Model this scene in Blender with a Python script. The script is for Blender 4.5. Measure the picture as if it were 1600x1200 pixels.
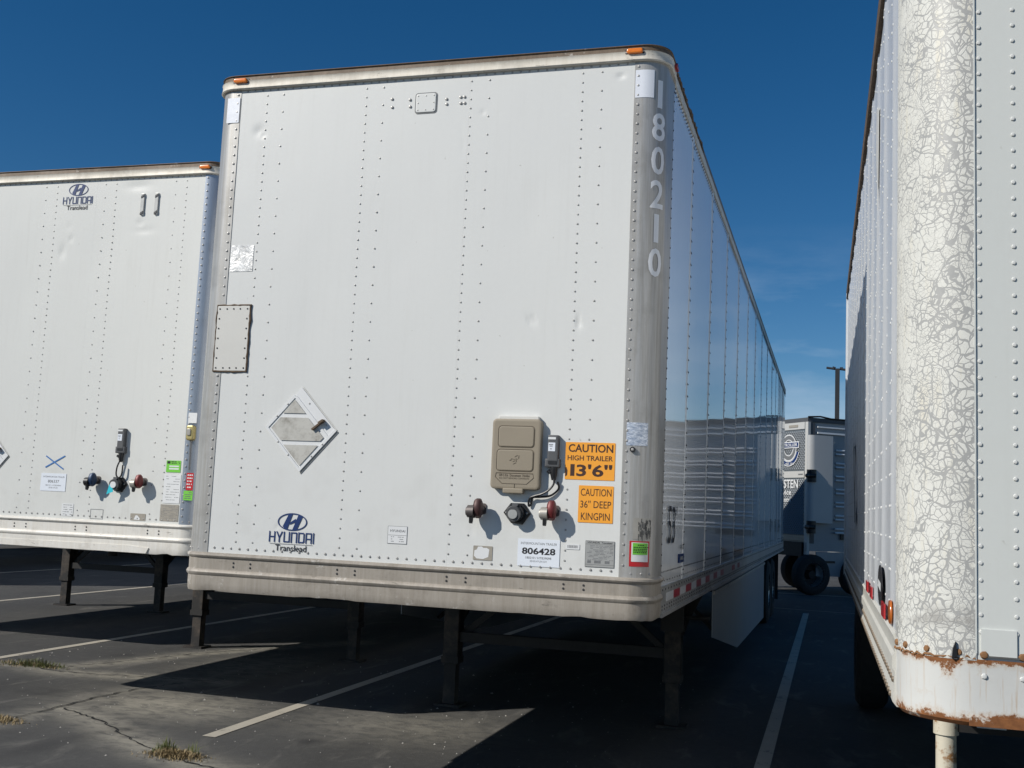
import bpy, bmesh, math, random
from mathutils import Vector, Matrix, noise as mnoise
R = math.radians
rng = random.Random(7)
for o in list(bpy.data.objects): bpy.data.objects.remove(o)
SC = bpy.context.scene
COL = SC.collection

# ------------------------------------------------------------------ camera
YAW, PITCH, ROLL, FPX = 0.28729, 0.11385, 0.04454, 1710.4
fw = Vector((-math.sin(YAW)*math.cos(PITCH), math.cos(YAW)*math.cos(PITCH), math.sin(PITCH)))
rt = Vector((math.cos(YAW), math.sin(YAW), 0)); up = rt.cross(fw)
r2 = rt*math.cos(ROLL) + up*math.sin(ROLL); u2 = -rt*math.sin(ROLL) + up*math.cos(ROLL)
cam_d = bpy.data.cameras.new('camera'); cam = bpy.data.objects.new('camera', cam_d); COL.objects.link(cam)
M = Matrix((r2, u2, -fw)).transposed().to_4x4(); M.translation = (2.1746, -5.4528, 1.6215)
cam.matrix_world = M
cam_d.sensor_width = 36; cam_d.lens = FPX/1600*36; cam_d.clip_start = 0.05; cam_d.clip_end = 3000
SC.camera = cam

# ------------------------------------------------------------------ sky, sun, exposure
SUN = Vector((-1.07, -1.0, 1.0)).normalized()
W_ = bpy.data.worlds.new('World'); SC.world = W_; W_.use_nodes = True
nt = W_.node_tree; nt.nodes.clear()
def wn(t, **k):
    n = nt.nodes.new(t)
    for a, b in k.items(): setattr(n, a, b)
    return n
sky = wn('ShaderNodeTexSky', sky_type='NISHITA', sun_disc=False)
sky.sun_elevation = math.asin(SUN.z); sky.sun_rotation = math.atan2(SUN.x, SUN.y)
sky.altitude = 1400; sky.air_density = 1.0; sky.dust_density = 0.25; sky.ozone_density = 3.0
hs = wn('ShaderNodeHueSaturation'); hs.inputs['Saturation'].default_value = 1.34; hs.inputs['Value'].default_value = 0.92
tc = wn('ShaderNodeTexCoord'); mp = wn('ShaderNodeMapping'); mp.inputs['Scale'].default_value = (3.0, 2.2, 13.0); mp.inputs['Rotation'].default_value = (0.25, 0.1, 0.2)
nz = wn('ShaderNodeTexNoise'); nz.inputs['Scale'].default_value = 1.6; nz.inputs['Detail'].default_value = 6; nz.inputs['Roughness'].default_value = 0.6
sx = wn('ShaderNodeSeparateXYZ')
cr = wn('ShaderNodeMapRange'); cr.inputs[1].default_value = 0.40; cr.inputs[2].default_value = 0.68; cr.inputs[3].default_value = 0; cr.inputs[4].default_value = 0.50
el = wn('ShaderNodeMapRange'); el.inputs[1].default_value = 0.26; el.inputs[2].default_value = 0.15; el.inputs[3].default_value = 0; el.inputs[4].default_value = 1
mu = wn('ShaderNodeMath', operation='MULTIPLY')
mx = wn('ShaderNodeMix', data_type='RGBA'); mx.inputs[7].default_value = (5.6, 7.2, 9.2, 1)
bg = wn('ShaderNodeBackground'); bg.inputs['Strength'].default_value = 0.068; out = wn('ShaderNodeOutputWorld')
L = nt.links.new
L(sky.outputs[0], hs.inputs['Color']); L(tc.outputs['Generated'], mp.inputs[0]); L(mp.outputs[0], nz.inputs['Vector'])
L(tc.outputs['Generated'], sx.inputs[0]); L(sx.outputs[2], el.inputs[0]); L(nz.outputs[0], cr.inputs[0])
L(cr.outputs[0], mu.inputs[0]); L(el.outputs[0], mu.inputs[1]); L(mu.outputs[0], mx.inputs[0]); L(hs.outputs[0], mx.inputs[6])
L(mx.outputs[2], bg.inputs[0]); L(bg.outputs[0], out.inputs[0])
sd = bpy.data.lights.new('sun', 'SUN'); sd.energy = 3.9; sd.angle = R(0.53); sd.color = (1.0, 0.955, 0.88)
so = bpy.data.objects.new('sun', sd); COL.objects.link(so); so.rotation_euler = (-SUN).to_track_quat('-Z', 'Y').to_euler(); so.location = SUN*60
SC.view_settings.view_transform = 'Standard'; SC.view_settings.look = 'None'; SC.view_settings.gamma = 1
SC.view_settings.use_curve_mapping = False
SC.view_settings.exposure = 0.15

# ------------------------------------------------------------------ materials
MATS = {}
class NB:
    """small node builder"""
    def __init__(s, name):
        s.m = bpy.data.materials.new(name); s.m.use_nodes = True; s.t = s.m.node_tree
        s.b = s.t.nodes['Principled BSDF']; MATS[name] = s.m
        s.co = s.n('ShaderNodeTexCoord').outputs['Object']
    def n(s, t, **k):
        x = s.t.nodes.new(t)
        for a, b in k.items(): setattr(x, a, b)
        return x
    def put(s, sock, v):
        if hasattr(v, 'is_linked'): s.t.links.new(v, sock)
        else: sock.default_value = v
    def map(s, scale=(1, 1, 1), co=None):
        m = s.n('ShaderNodeMapping'); m.inputs['Scale'].default_value = scale; s.put(m.inputs[0], co or s.co); return m.outputs[0]
    def noise(s, scale, detail=4, rough=.55, co=None, stretch=None, dist=0):
        x = s.n('ShaderNodeTexNoise'); x.inputs['Scale'].default_value = scale; x.inputs['Detail'].default_value = detail
        x.inputs['Roughness'].default_value = rough; x.inputs['Distortion'].default_value = dist
        s.put(x.inputs['Vector'], s.map(stretch, co) if stretch else (co or s.co)); return x.outputs[0]
    def vor(s, scale, feature='DISTANCE_TO_EDGE', co=None):
        x = s.n('ShaderNodeTexVoronoi', feature=feature); x.inputs['Scale'].default_value = scale; s.put(x.inputs['Vector'], co or s.co); return x.outputs[0]
    def rng(s, v, a, b, c=0, d=1):
        x = s.n('ShaderNodeMapRange')
        for i, q in enumerate((v, a, b, c, d)): s.put(x.inputs[i], q)
        return x.outputs[0]
    def math(s, op, a, b=0.0, c=0.0):
        x = s.n('ShaderNodeMath', operation=op)
        for i, q in enumerate((a, b, c)): s.put(x.inputs[i], q)
        return x.outputs[0]
    def mix(s, f, a, b):
        x = s.n('ShaderNodeMix', data_type='RGBA'); s.put(x.inputs[0], f)
        for i, q in ((6, a), (7, b)): s.put(x.inputs[i], (tuple(q)+(1,))[:4] if isinstance(q, tuple) else q)
        return x.outputs[2]
    def xyz(s, co=None):
        x = s.n('ShaderNodeSeparateXYZ'); s.put(x.inputs[0], co or s.co); return x.outputs
    def attr(s, name):
        return s.n('ShaderNodeAttribute', attribute_name=name).outputs['Fac']
    def bump(s, h, strength=.2, dist=.002):
        x = s.n('ShaderNodeBump'); x.inputs['Strength'].default_value = strength; x.inputs['Distance'].default_value = dist
        s.put(x.inputs['Height'], h); s.put(s.b.inputs['Normal'], x.outputs[0])
    def fin(s, col, rough, metal=0, coat=0, spec=.5):
        s.put(s.b.inputs['Base Color'], (tuple(col)+(1,))[:4] if isinstance(col, tuple) else col)
        s.put(s.b.inputs['Roughness'], rough); s.put(s.b.inputs['Metallic'], metal); s.put(s.b.inputs['Coat Weight'], coat)
        s.b.inputs['Coat Roughness'].default_value = .03; s.b.inputs['Specular IOR Level'].default_value = spec
        return s.m
def c8(r, g, b):
    f = lambda v: (v/255/12.92) if v/255 <= .04045 else ((v/255+.055)/1.055)**2.4
    return (f(r), f(g), f(b))
def simple(name, col, rough=.5, metal=0, var=.12, scale=8, coat=0, bump=0):
    n = NB(name); f = n.noise(scale, 5)
    a = tuple(x*(1-var) for x in col); b = tuple(min(1, x*(1+var)) for x in col)
    if bump: n.bump(n.noise(scale*12, 3), bump, .001)
    return n.fin(n.mix(f, a, b), n.rng(n.noise(scale*2.3, 3), 0, 1, rough*.8, min(1, rough*1.2)), metal, coat)

# white trailer paint with grime streaks
def white_paint(name, col, dirt, amount, rough=.38, coat=0.0, wav=.0):
    n = NB(name); st = n.noise(3.0, 6, .65, stretch=(9, 9, .55)); bl = n.noise(1.7, 5, .6); fi = n.noise(40, 3)
    z = n.xyz()[2]
    lowz = n.rng(z, 2.3, 1.25, 0, 1)
    d = n.math('MULTIPLY', n.rng(st, .5, .85), n.rng(bl, .4, .8))
    d = n.math('MULTIPLY', n.math('ADD', n.math('MULTIPLY', d, .7), n.math('MULTIPLY', n.rng(n.noise(5, 6, .7), .5, .8), n.math('MULTIPLY', lowz, .7))), amount)
    sp = n.math('MAXIMUM', n.math('MULTIPLY', n.rng(n.noise(26, 2, .5), .735, .79), .55), n.math('MULTIPLY', n.math('MULTIPLY', n.rng(n.noise(7, 5, .7, stretch=(2.2, 1, .8), dist=1.5), .69, .72), n.rng(bl, .5, .6)), .35*amount))
    c = n.mix(n.math('MAXIMUM', d, sp), n.mix(fi, tuple(x*.965 for x in col), col), dirt)
    n.bump(n.math('ADD', n.noise(2.2, 3, .5), n.math('MULTIPLY', n.noise(120, 2), .01)), wav, .01)
    return n.fin(c, n.rng(bl, 0, 1, rough*.85, rough*1.2), 0, coat)
white_paint('front_white', (.675, .682, .662), (.34, .32, .28), .40, .42, 0, .05)
white_paint('left_white', (.67, .675, .645), (.36, .34, .29), .6, .42, 0, .06)
white_paint('right_white', (.645, .662, .63), (.42, .41, .36), .5, .4, 0, .05)
white_paint('side_gloss', (.85, .855, .85), (.40, .39, .37), .35, .045, .0, .008)
white_paint('plain_white', (.66, .66, .65), (.3, .28, .24), .6, .5)
def alu(name, col, dirt, metal, rough, am):
    n = NB(name); st = n.noise(4, 6, .7, stretch=(14, 14, .5)); bl = n.noise(2.5, 6, .65); sc = n.noise(9, 4, .7, stretch=(1.0, 1.0, 6), dist=.8)
    c = n.mix(n.math('MULTIPLY', n.rng(st, .35, .7), am), col, dirt)
    c = n.mix(n.math('MULTIPLY', n.rng(bl, .5, .75), am), c, tuple(x*.75 for x in dirt))
    c = n.mix(n.rng(sc, .70, .735, 0, .55), c, (.72, .71, .68))
    n.bump(n.math('ADD', n.math('MULTIPLY', bl, .8), n.math('MULTIPLY', n.noise(60, 3), .05)), .16, .006)
    return n.fin(c, n.rng(st, 0, 1, rough*.75, rough*1.3), metal)
alu('corner_aluminium', (.47, .462, .445), (.30, .285, .255), .35, .40, .9)
alu('left_aluminium', (.40, .44, .50), (.30, .31, .33), .6, .34, .5)
alu('side_rail_aluminium', (.48, .48, .47), (.26, .245, .22), .4, .42, .7)
# front steel rail: oxidised, vertical run marks
def rail(name, col, dirt, rust=0.0):
    n = NB(name); st = n.noise(4, 6, .75, stretch=(9, 8, .6)); bl = n.noise(3, 6, .7); z = n.xyz()[2]
    c = n.mix(n.rng(st, .40, .72, 0, .6), col, dirt)
    c = n.mix(n.rng(bl, .52, .72, 0, .55), c, tuple(x*.55 for x in dirt))
    c = n.mix(n.rng(n.noise(8, 6, .75), .60, .66, 0, .6), c, (.58, .56, .52)); c = n.mix(n.rng(n.noise(11, 7, .8, stretch=(.5, 1, 2)), .60, .66, 0, .65), c, (.10, .09, .075))
    if rust:
        r = n.math('MULTIPLY', n.rng(n.noise(3.2, 7, .72), .56, .66), n.rng(n.noise(1.3, 3), .5, .6))
        c = n.mix(n.math('MULTIPLY', r, rust), c, n.mix(n.noise(30, 4), (.16, .05, .015), (.36, .16, .05)))
    n.bump(n.math('ADD', bl, n.math('MULTIPLY', n.noise(50, 4), .15)), .3, .006)
    return n.fin(c, n.rng(bl, .2, .8, .45, .75), .1)
rail('front_rail', (.355, .32, .275), (.215, .185, .145))
rail('front_rail_white', (.72, .70, .65), (.60, .55, .47), 1.0)
rail('top_band_cream', (.66, .62, .54), (.50, .45, .37))
rail('top_band_brown', (.15, .105, .068), (.07, .05, .032))
# rusty white steel of the old trailer's nose
n = NB('rusty_white'); z = n.xyz()[2]; nn = n.noise(7, 8, .75); edge = n.math('MAXIMUM', n.rng(z, 1.135, 1.085), n.rng(z, 1.225, 1.262))
spots = n.math('ADD', n.math('MULTIPLY', edge, .27), nn); r1 = n.rng(spots, .66, .70); r2_ = n.rng(spots, .58, .72, 0, .6)
run = n.math('MULTIPLY', n.rng(n.noise(4, 4, .6, stretch=(22, 22, 1.2)), .56, .72), .55)
c = n.mix(n.math('MAXIMUM', r2_, run), (.66, .66, .63), (.50, .33, .18)); c = n.mix(r1, c, n.mix(n.noise(60, 4), (.10, .035, .012), (.33, .13, .04)))
n.bump(spots, .35, .004); n.fin(c, n.rng(r1, 0, 1, .4, .85))
n = NB('rust'); n.bump(n.noise(90, 5), .5, .003); n.fin(n.mix(n.noise(25, 6, .7), (.12, .05, .02), (.36, .19, .08)), .85)
n = NB('rusty_pipe'); q = n.noise(9, 7, .75); f = n.rng(q, .52, .6); n.bump(q, .4, .004)
n.fin(n.mix(f, (.60, .56, .46), n.mix(n.noise(40, 4), (.14, .06, .02), (.42, .22, .08))), n.rng(f, 0, 1, .5, .9))
# cracked, flaking paint of the old trailer's corner
n = NB('cracked_paint')
w1 = n.n('ShaderNodeTexNoise'); w1.inputs['Scale'].default_value = 9; w1.inputs['Detail'].default_value = 3; n.put(w1.inputs['Vector'], n.co)
vm = n.n('ShaderNodeVectorMath', operation='MULTIPLY_ADD'); n.put(vm.inputs[0], w1.outputs['Color']); vm.inputs[1].default_value = (.075, .075, .075); n.put(vm.inputs[2], n.co)
wco = vm.outputs[0]; X = n.xyz()[0]
wide = n.math('ADD', n.rng(X, -1.30, -1.10, .35, 1.0), n.rng(n.noise(4, 4), .35, .65, -.28, .28))
big = n.math('DIVIDE', n.vor(19, co=n.map((1, 1, .8), wco)), n.math('MULTIPLY', n.math('MAXIMUM', wide, .12), .052))
mid = n.math('DIVIDE', n.vor(44, co=wco), n.math('MULTIPLY', n.math('MAXIMUM', n.math('ADD', wide, n.rng(n.noise(9, 3), .35, .65, -.35, .25)), .06), .085))
fin_ = n.math('DIVIDE', n.vor(75, co=wco), n.rng(n.noise(6, 4, .65), .42, .70, .004, .06))
d = n.math('MINIMUM', n.math('MINIMUM', big, mid), fin_)
flake = n.rng(d, .70, 1.15)
zz = n.xyz()[2]
worn = n.math('MULTIPLY', n.rng(zz, 1.33, 1.36), n.rng(zz, 1.415, 1.37)); worn = n.math('MULTIPLY', worn, n.rng(n.noise(14, 5, .7), .42, .56))
pc = n.mix(n.noise(6, 5), (.70, .70, .655), (.62, .61, .55)); pc = n.mix(n.rng(n.noise(11, 3, .6, stretch=(3, 3, .3)), .55, .75, 0, .6), pc, (.66, .61, .48))
gc = n.mix(n.noise(30, 4), (.32, .325, .315), (.42, .415, .395))
n.bump(n.math('ADD', flake, n.math('MULTIPLY', n.noise(90, 3), .25)), .3, .002)
n.fin(n.mix(n.math('MULTIPLY', worn, .8), n.mix(flake, gc, pc), (.30, .29, .27)), n.rng(flake, 0, 1, .42, .5))
# asphalt
n = NB('asphalt'); f1 = n.noise(.55, 6, .6); f2 = n.noise(160, 3, .7); f3 = n.noise(14, 5, .7); scr = n.noise(2.4, 6, .65, stretch=(1.6, .5, 1), dist=.7)
base = n.mix(n.rng(f1, .3, .7), (.050, .050, .050), (.088, .087, .084)); base = n.mix(n.rng(f3, .52, .75, 0, .6), base, (.11, .108, .102)); base = n.mix(n.rng(n.noise(1.1, 5, .7), .56, .72, 0, .55), base, (.032, .032, .033))
base = n.mix(n.rng(f2, .60, .75, 0, .6), base, (.15, .148, .142)); base = n.mix(n.rng(f2, .40, .28, 0, .7), base, (.015, .015, .016))
base = n.mix(n.rng(scr, .56, .78, 0, .7), base, (.20, .19, .172))
du = n.math('MULTIPLY', n.attr('dust'), n.rng(n.noise(5.5, 7, .72, stretch=(1, 1.6, 1), dist=.6), .30, .56)); base = n.mix(du, base, (.32, .30, .25))
base = n.mix(n.attr('damp'), base, (.022, .022, .024))
n.bump(n.math('ADD', n.math('MULTIPLY', f2, .6), f3), .7, .006); n.fin(base, .88, 0, 0, .3)
n = NB('line_paint'); w = n.noise(5, 7, .72); fi = n.noise(120, 3, .7); k = n.math('ADD', w, n.math('MULTIPLY', n.math('SUBTRACT', fi, .5), .5))
n.bump(fi, .5, .003); n.fin(n.mix(n.rng(k, .60, .66), n.mix(n.noise(3, 4), (.52, .48, .40), (.38, .35, .29)), (.055, .053, .05)), .8)
simple('crack_fill', (.012, .012, .012), .95, var=.3, scale=40)
simple('dark_steel', (.018, .017, .017), .6, .2, .4, 7, bump=.2)
n = NB('leg_steel'); f = n.rng(n.noise(6, 7, .7), .45, .65); n.bump(n.noise(30, 5), .4, .003); n.fin(n.mix(f, (.018, .017, .0165), (.075, .058, .045)), .62, .2)
simple('skirt_white', (.30, .32, .34), .36, 0, .05, .35)
simple('rubber', (.022, .022, .022), .85, 0, .25, 12, bump=.3)
simple('rim_aluminium', (.6, .6, .58), .3, .8, .12, 9)
simple('rivet_metal', (.40, .39, .375), .45, .4, .25, 50)
simple('rivet_white', (.66, .665, .64), .4, 0, .08, 40)
simple('rivet_bronze', (.16, .125, .09), .6, .3, .35, 30)
simple('rivet_dark', (.06, .06, .062), .45, .4, .25, 50)
n = NB('amber_lens'); n.fin(n.mix(n.noise(60, 2), (.75, .16, .01), (.9, .26, .02)), .22, 0, .6)
simple('amber_dull', (.42, .11, .015), .35, 0, .2, 30, .3)
simple('red_lens', (.30, .025, .015), .28, 0, .2, 30, .4)
simple('tan_plastic', (.275, .235, .175), .55, 0, .07, 9, bump=.08)
simple('tan_dark', (.12, .095, .065), .6, 0, .2, 30)
simple('device_grey', (.085, .088, .092), .5, 0, .12, 20)
simple('black_plastic', (.014, .014, .015), .42, 0, .3, 20)
simple('seal_brown', (.12, .082, .052), .8, 0, .5, 18)
simple('plate_beige', (.62, .61, .57), .45, 0, .07, 4)
simple('dirty_silver', (.40, .38, .34), .42, .3, .3, 9)
n = NB('foil'); q = n.vor(55, 'F1', n.map((1, 1, 1))); v = n.noise(13, 5, .65, dist=1.6); n.bump(v, .45, .012); n.fin(n.mix(n.rng(v, .35, .6), (.45, .45, .44), (.72, .72, .71)), .42, .35)
n = NB('holo_tape'); q = n.noise(70, 4, .8, stretch=(.5, 1, 2)); n.bump(n.noise(60, 4, .8), .5, .004); n.fin(n.mix(n.rng(q, .4, .65), (.30, .36, .46), (.85, .88, .93)), .3, .35)
simple('reflective_white', (.80, .82, .86), .3, .1, .06, 12)
simple('navy', (.008, .03, .13), .4, var=.1)
simple('ink_black', (.012, .012, .014), .5, var=.1)
simple('ink_grey', (.16, .165, .17), .5, var=.3, scale=60)
simple('ink_brown', (.05, .02, .012), .5, var=.2)
simple('caution_orange', (.86, .36, .035), .42, var=.06, scale=9)
simple('paper_white', (.72, .76, .82), .5, var=.03)
simple('sticker_white', (.70, .71, .71), .45, var=.04)
simple('plate_grey', (.40, .40, .385), .4, .3, .15, 20)
simple('label_tan', (.34, .31, .26), .45, .1, .25, 25)
simple('label_green', (.17, .55, .05), .45, var=.1, scale=30)
simple('label_red', (.48, .02, .025), .35, var=.12, scale=20)
simple('tape_red', (.42, .022, .025), .3, var=.15, scale=14, coat=.3)
simple('tape_white', (.72, .72, .72), .3, var=.1, scale=14, coat=.3)
simple('digit_white', (.80, .81, .82), .4, var=.05)
simple('gladhand_maroon', (.06, .026, .024), .5, .3, .4, 25)
simple('gladhand_red', (.13, .018, .018), .45, .2, .3, 25)
simple('gladhand_blue', (.012, .035, .085), .45, .2, .3, 25)
simple('gladhand_grey', (.13, .115, .11), .5, .5, .3, 25)
simple('teal_tag', (.02, .52, .62), .5, var=.08)
simple('crayon_blue', (.04, .16, .42), .7, var=.2, scale=60)
simple('brass', (.45, .37, .16), .4, .6, .2, 20)
simple('beige_rail', (.56, .55, .50), .5, 0, .12, 6, bump=.1)
simple('old_side_white', (.60, .62, .64), .33, .1, .08, 4)
simple('smudge_grey', (.10, .098, .092), .7, var=.5, scale=40)
simple('reefer_silver', (.27, .295, .32), .4, .15, .1, 3)
simple('reefer_white', (.50, .50, .48), .4, 0, .06, 3)
simple('reefer_door', (.46, .47, .47), .4, .15, .06, 3)
simple('reefer_bar', (.80, .81, .81), .35, .1, .05, 3)
n = NB('quilted_steel'); v = n.math('ABSOLUTE', n.math('SUBTRACT', n.noise(3, 2), .5)); n.fin(n.mix(n.noise(6, 4), (.13, .145, .16), (.20, .22, .235)), .32, .35)
simple('pole_black', (.03, .032, .036), .5, .3, .2, 3)
simple('blade_green', (.12, .135, .04), .6, var=.35, scale=20)
simple('blade_dry', (.27, .20, .10), .75, var=.35, scale=20)
simple('pebble', (.36, .34, .31), .8, var=.3, scale=3)

# ------------------------------------------------------------------ mesh helpers
class MB:
    def __init__(s, T=None): s.v = []; s.f = []; s.T = T
    def add(s, vs, fs):
        k = len(s.v); s.v += [tuple(s.T @ Vector(p)) if s.T else tuple(p) for p in vs]; s.f += [tuple(i+k for i in q) for q in fs]; return s
    def box(s, x0, x1, y0, y1, z0, z1):
        return s.add([(x, y, z) for x in (x0, x1) for y in (y0, y1) for z in (z0, z1)],
                     [(0, 1, 3, 2), (4, 6, 7, 5), (0, 4, 5, 1), (2, 3, 7, 6), (0, 2, 6, 4), (1, 5, 7, 3)])
    def loft(s, rings, closed=True, cap=True):
        vs = [p for r in rings for p in r]; m = len(rings[0]); fs = []
        for i in range(len(rings)-1):
            for j in range(m if closed else m-1):
                a, b = i*m+j, i*m+(j+1) % m; fs.append((a, b, b+m, a+m))
        if cap and closed: fs += [tuple(range(m))[::-1], tuple(range((len(rings)-1)*m, len(rings)*m))]
        return s.add(vs, fs)
    def tube(s, pts, r, n=10, cap=True):
        pts = [Vector(p) for p in pts]; rings = []; rr = r if isinstance(r, (list, tuple)) else [r]*len(pts); prev = None
        for i, p in enumerate(pts):
            t = (pts[min(i+1, len(pts)-1)]-pts[max(i-1, 0)]).normalized()
            a = prev - t*prev.dot(t) if prev is not None and (prev - t*prev.dot(t)).length > 1e-4 else t.orthogonal()
            a.normalize(); prev = a; b = t.cross(a)
            rings.append([p+(a*math.cos(2*math.pi*k/n)+b*math.sin(2*math.pi*k/n))*rr[i] for k in range(n)])
        return s.loft(rings, True, cap)
    def dome(s, p, nrm, r, h, n=7):
        p = Vector(p); t = Vector(nrm).normalized(); a = t.orthogonal().normalized(); b = t.cross(a)
        ring = lambda rr, hh: [p+t*hh+(a*math.cos(2*math.pi*k/n)+b*math.sin(2*math.pi*k/n))*rr for k in range(n)]
        vs = ring(r, 0)+ring(r*.72, h*.72)+[p+t*h]
        fs = [(k, (k+1) % n, n+(k+1) % n, n+k) for k in range(n)]+[(n+k, n+(k+1) % n, 2*n) for k in range(n)]
        return s.add(vs, fs)
    def bar(s, p, q, w, h):
        """rectangular bar from p to q"""
        p, q = Vector(p), Vector(q); t = (q-p).normalized(); a = t.cross(Vector((0, 0, 1)))
        if a.length < 1e-3: a = Vector((1, 0, 0))
        a.normalize(); b = a.cross(t)
        rg = lambda c: [c+a*w/2+b*h/2, c-a*w/2+b*h/2, c-a*w/2-b*h/2, c+a*w/2-b*h/2]
        return s.loft([rg(p), rg(q)])
    def plate(s, cx, cz, w, h, y0, y1, r=.01, ch=.0, n=4):
        """rounded plate lying on the plane y=y0, rising to y=y1 (towards -y)"""
        def ring(k, y):
            o = []
            ww, hh, rr = w/2-k, h/2-k, max(r-k, .0005)
            for ax, az, a0 in ((1, 1, 0), (-1, 1, 90), (-1, -1, 180), (1, -1, 270)):
                for i in range(n+1):
                    a = R(a0+90*i/n); o.append((cx+ax*(ww-rr)+rr*math.cos(a), y, cz+az*(hh-rr)+rr*math.sin(a)))
            return o
        rg = [ring(0, y0)] + ([ring(0, y1+ch*.9), ring(ch*.3, y1+ch*.3), ring(ch, y1), ring(ch*1.8, y1)] if ch else [ring(0, y1)])
        return s.loft(rg)
    def poly(s, pts, y0, y1):
        return s.loft([[(x, y0, z) for x, z in pts], [(x, y1, z) for x, z in pts]])
    def build(s, name, mat, parent=None, smooth=35):
        me = bpy.data.meshes.new(name); me.from_pydata(s.v, [], s.f); me.update()
        me.materials.append(MATS[mat])
        if smooth:
            me.polygons.foreach_set('use_smooth', [True]*len(me.polygons)); me.set_sharp_from_angle(angle=R(smooth))
        o = bpy.data.objects.new(name, me); COL.objects.link(o); o.parent = parent
        return o
def thing(name, label, cat, loc=(0, 0, 0), rz=0, group=None):
    o = bpy.data.objects.new(name, None); COL.objects.link(o); o.location = loc; o.rotation_euler = (0, 0, rz); o.empty_display_size = .3
    o['label'] = label; o['category'] = cat
    if group: o['group'] = group
    return o
def stuff(o): o['kind'] = 'stuff'; return o
def structure(o): o['kind'] = 'structure'; return o
def text2d(body, h, bold=0.0, xs=1.0, width=None):
    """filled text outline: list of (u, v), faces; centred, cap height h"""
    cu = bpy.data.curves.new('t', 'FONT'); cu.body = body; cu.size = 1; cu.offset = bold; cu.resolution_u = 3
    ob = bpy.data.objects.new('t', cu); COL.objects.link(ob); dg = bpy.context.evaluated_depsgraph_get()
    me = bpy.data.meshes.new_from_object(ob.evaluated_get(dg))
    vs = [(v.co.x, v.co.y) for v in me.vertices]; fs = [tuple(p.vertices) for p in me.polygons]
    bpy.data.objects.remove(ob); bpy.data.curves.remove(cu); bpy.data.meshes.remove(me)
    x0, x1 = min(a for a, b in vs), max(a for a, b in vs); y0, y1 = min(b for a, b in vs), max(b for a, b in vs)
    k = h/(y1-y0); kx = width/(x1-x0) if width else k*xs
    return [((a-(x0+x1)/2)*kx, (b-(y0+y1)/2)*k) for a, b in vs], fs
def text(parent, name, body, cx, cz, h, mat, y=-.006, bold=0.0, xs=1.0, width=None, fn=None, tilt=0):
    vs, fs = text2d(body, h, bold, xs, width); m = MB(); ct, st = math.cos(tilt), math.sin(tilt)
    vs = [(u*ct-v*st, u*st+v*ct) for u, v in vs]
    m.add([fn(u, v) if fn else (cx+u, y, cz+v) for u, v in vs], fs); return m.build(name, mat, parent, 0)
def sheet(parent, name, x0, x1, z0, z1, mat, y=-.004, r=.003):
    return MB().plate((x0+x1)/2, (z0+z1)/2, x1-x0, z1-z0, y+.003, y, r).build(name, mat, parent, 0)

# ------------------------------------------------------------------ ground
def axis(parts):
    o = []
    for a, b, s in parts:
        n_ = max(1, round((b-a)/s)); o += [a+(b-a)*i/n_ for i in range(n_)]
    return o+[parts[-1][1]]
XS = axis([(-900, -60, 120), (-60, -12, 6), (-12, -6, .5), (-6, 3, .06), (3, 8, .5), (8, 60, 6), (60, 900, 120)])
YS = axis([(-300, -20, 60), (-20, -2, 3), (-2, .4, .3), (.4, 7, .06), (7, 26, .5), (26, 80, 6), (80, 900, 120)])
CR = [  # asphalt cracks (polylines on the ground)
    [(-3.9, .3), (-3.45, .9), (-3.352, 1.262), (-3.36, 1.65), (-3.385, 2.17), (-3.34, 2.65), (-3.2, 3.1)],
    [(-5.4, 3.05), (-4.95, 3.2), (-4.61, 3.30), (-4.43, 3.66), (-4.27, 4.13), (-4.11, 4.68), (-3.6, 5.65), (-3.1, 6.6)],
    [(-4.75, 3.15), (-4.42, 3.06), (-3.97, 3.13), (-3.5, 3.22), (-3.0, 3.3)],
    [(-3.3, 1.68), (-2.96, 1.52), (-2.76, 1.41), (-2.18, .962), (-1.72, .70), (-1.2, .5), (-.7, .2)],
    [(.9, 5.52), (1.44, 5.36), (1.77, 5.16), (2.14, 4.93), (2.6, 4.85)]]
def seg_d(x, y, a, b):
    dx, dy = b[0]-a[0], b[1]-a[1]; t = max(0, min(1, ((x-a[0])*dx+(y-a[1])*dy)/(dx*dx+dy*dy))); return math.hypot(x-a[0]-t*dx, y-a[1]-t*dy)
def dust(x, y):
    if not (-6 <= x <= 3 and .4 <= y <= 7): return 0
    v = 0
    for i, c in enumerate(CR[:4]):
        d = min(seg_d(x, y, c[k], c[k+1]) for k in range(len(c)-1)); v = max(v, math.exp(-(d/(.20 if i != 1 else .16))**2)*(.85 if i else .55))
    v = max(v, .95*math.exp(-((x+2.75)/.75)**2-((y-2.15)/.55)**2))       # silt fan between the cracks
    v = max(v, .55*math.exp(-((x+.9)/.75)**2-((y-2.3)/.6)**2))            # silt near the middle trailer's shadow
    v = max(v, .6*math.exp(-((x+3.2)/.5)**2-((y-4.3)/1.0)**2))
    return v
STAINS = [(-3.9, 2.2, .16, .22), (-2.5, 1.25, .10, .14), (-4.6, 4.2, .12, .2), (-1.2, 1.5, .07, .1), (-.7, 2.0, .05, .06), (-3.1, .75, .2, .12), (-5.0, 2.0, .25, .3)]
def stain(x, y):
    if not (-6 <= x <= 3 and .4 <= y <= 7): return 0
    v = sum(.75*math.exp(-((x-a)/c)**2-((y-b)/d)**2) for a, b, c, d in STAINS)*(.6+.8*mnoise.noise(Vector((x*6, y*6, 1))))
    for xt in (-4.45, -2.65, -.95): v = max(v, .30*math.exp(-((x-xt-.06*math.sin(y))/.10)**2)*max(0, .5+mnoise.noise(Vector((x*3, y*.8, 4)))))
    return max(0, min(.8, v))
vs = [(x, y, 0) for y in YS for x in XS]; nx = len(XS)
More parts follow.
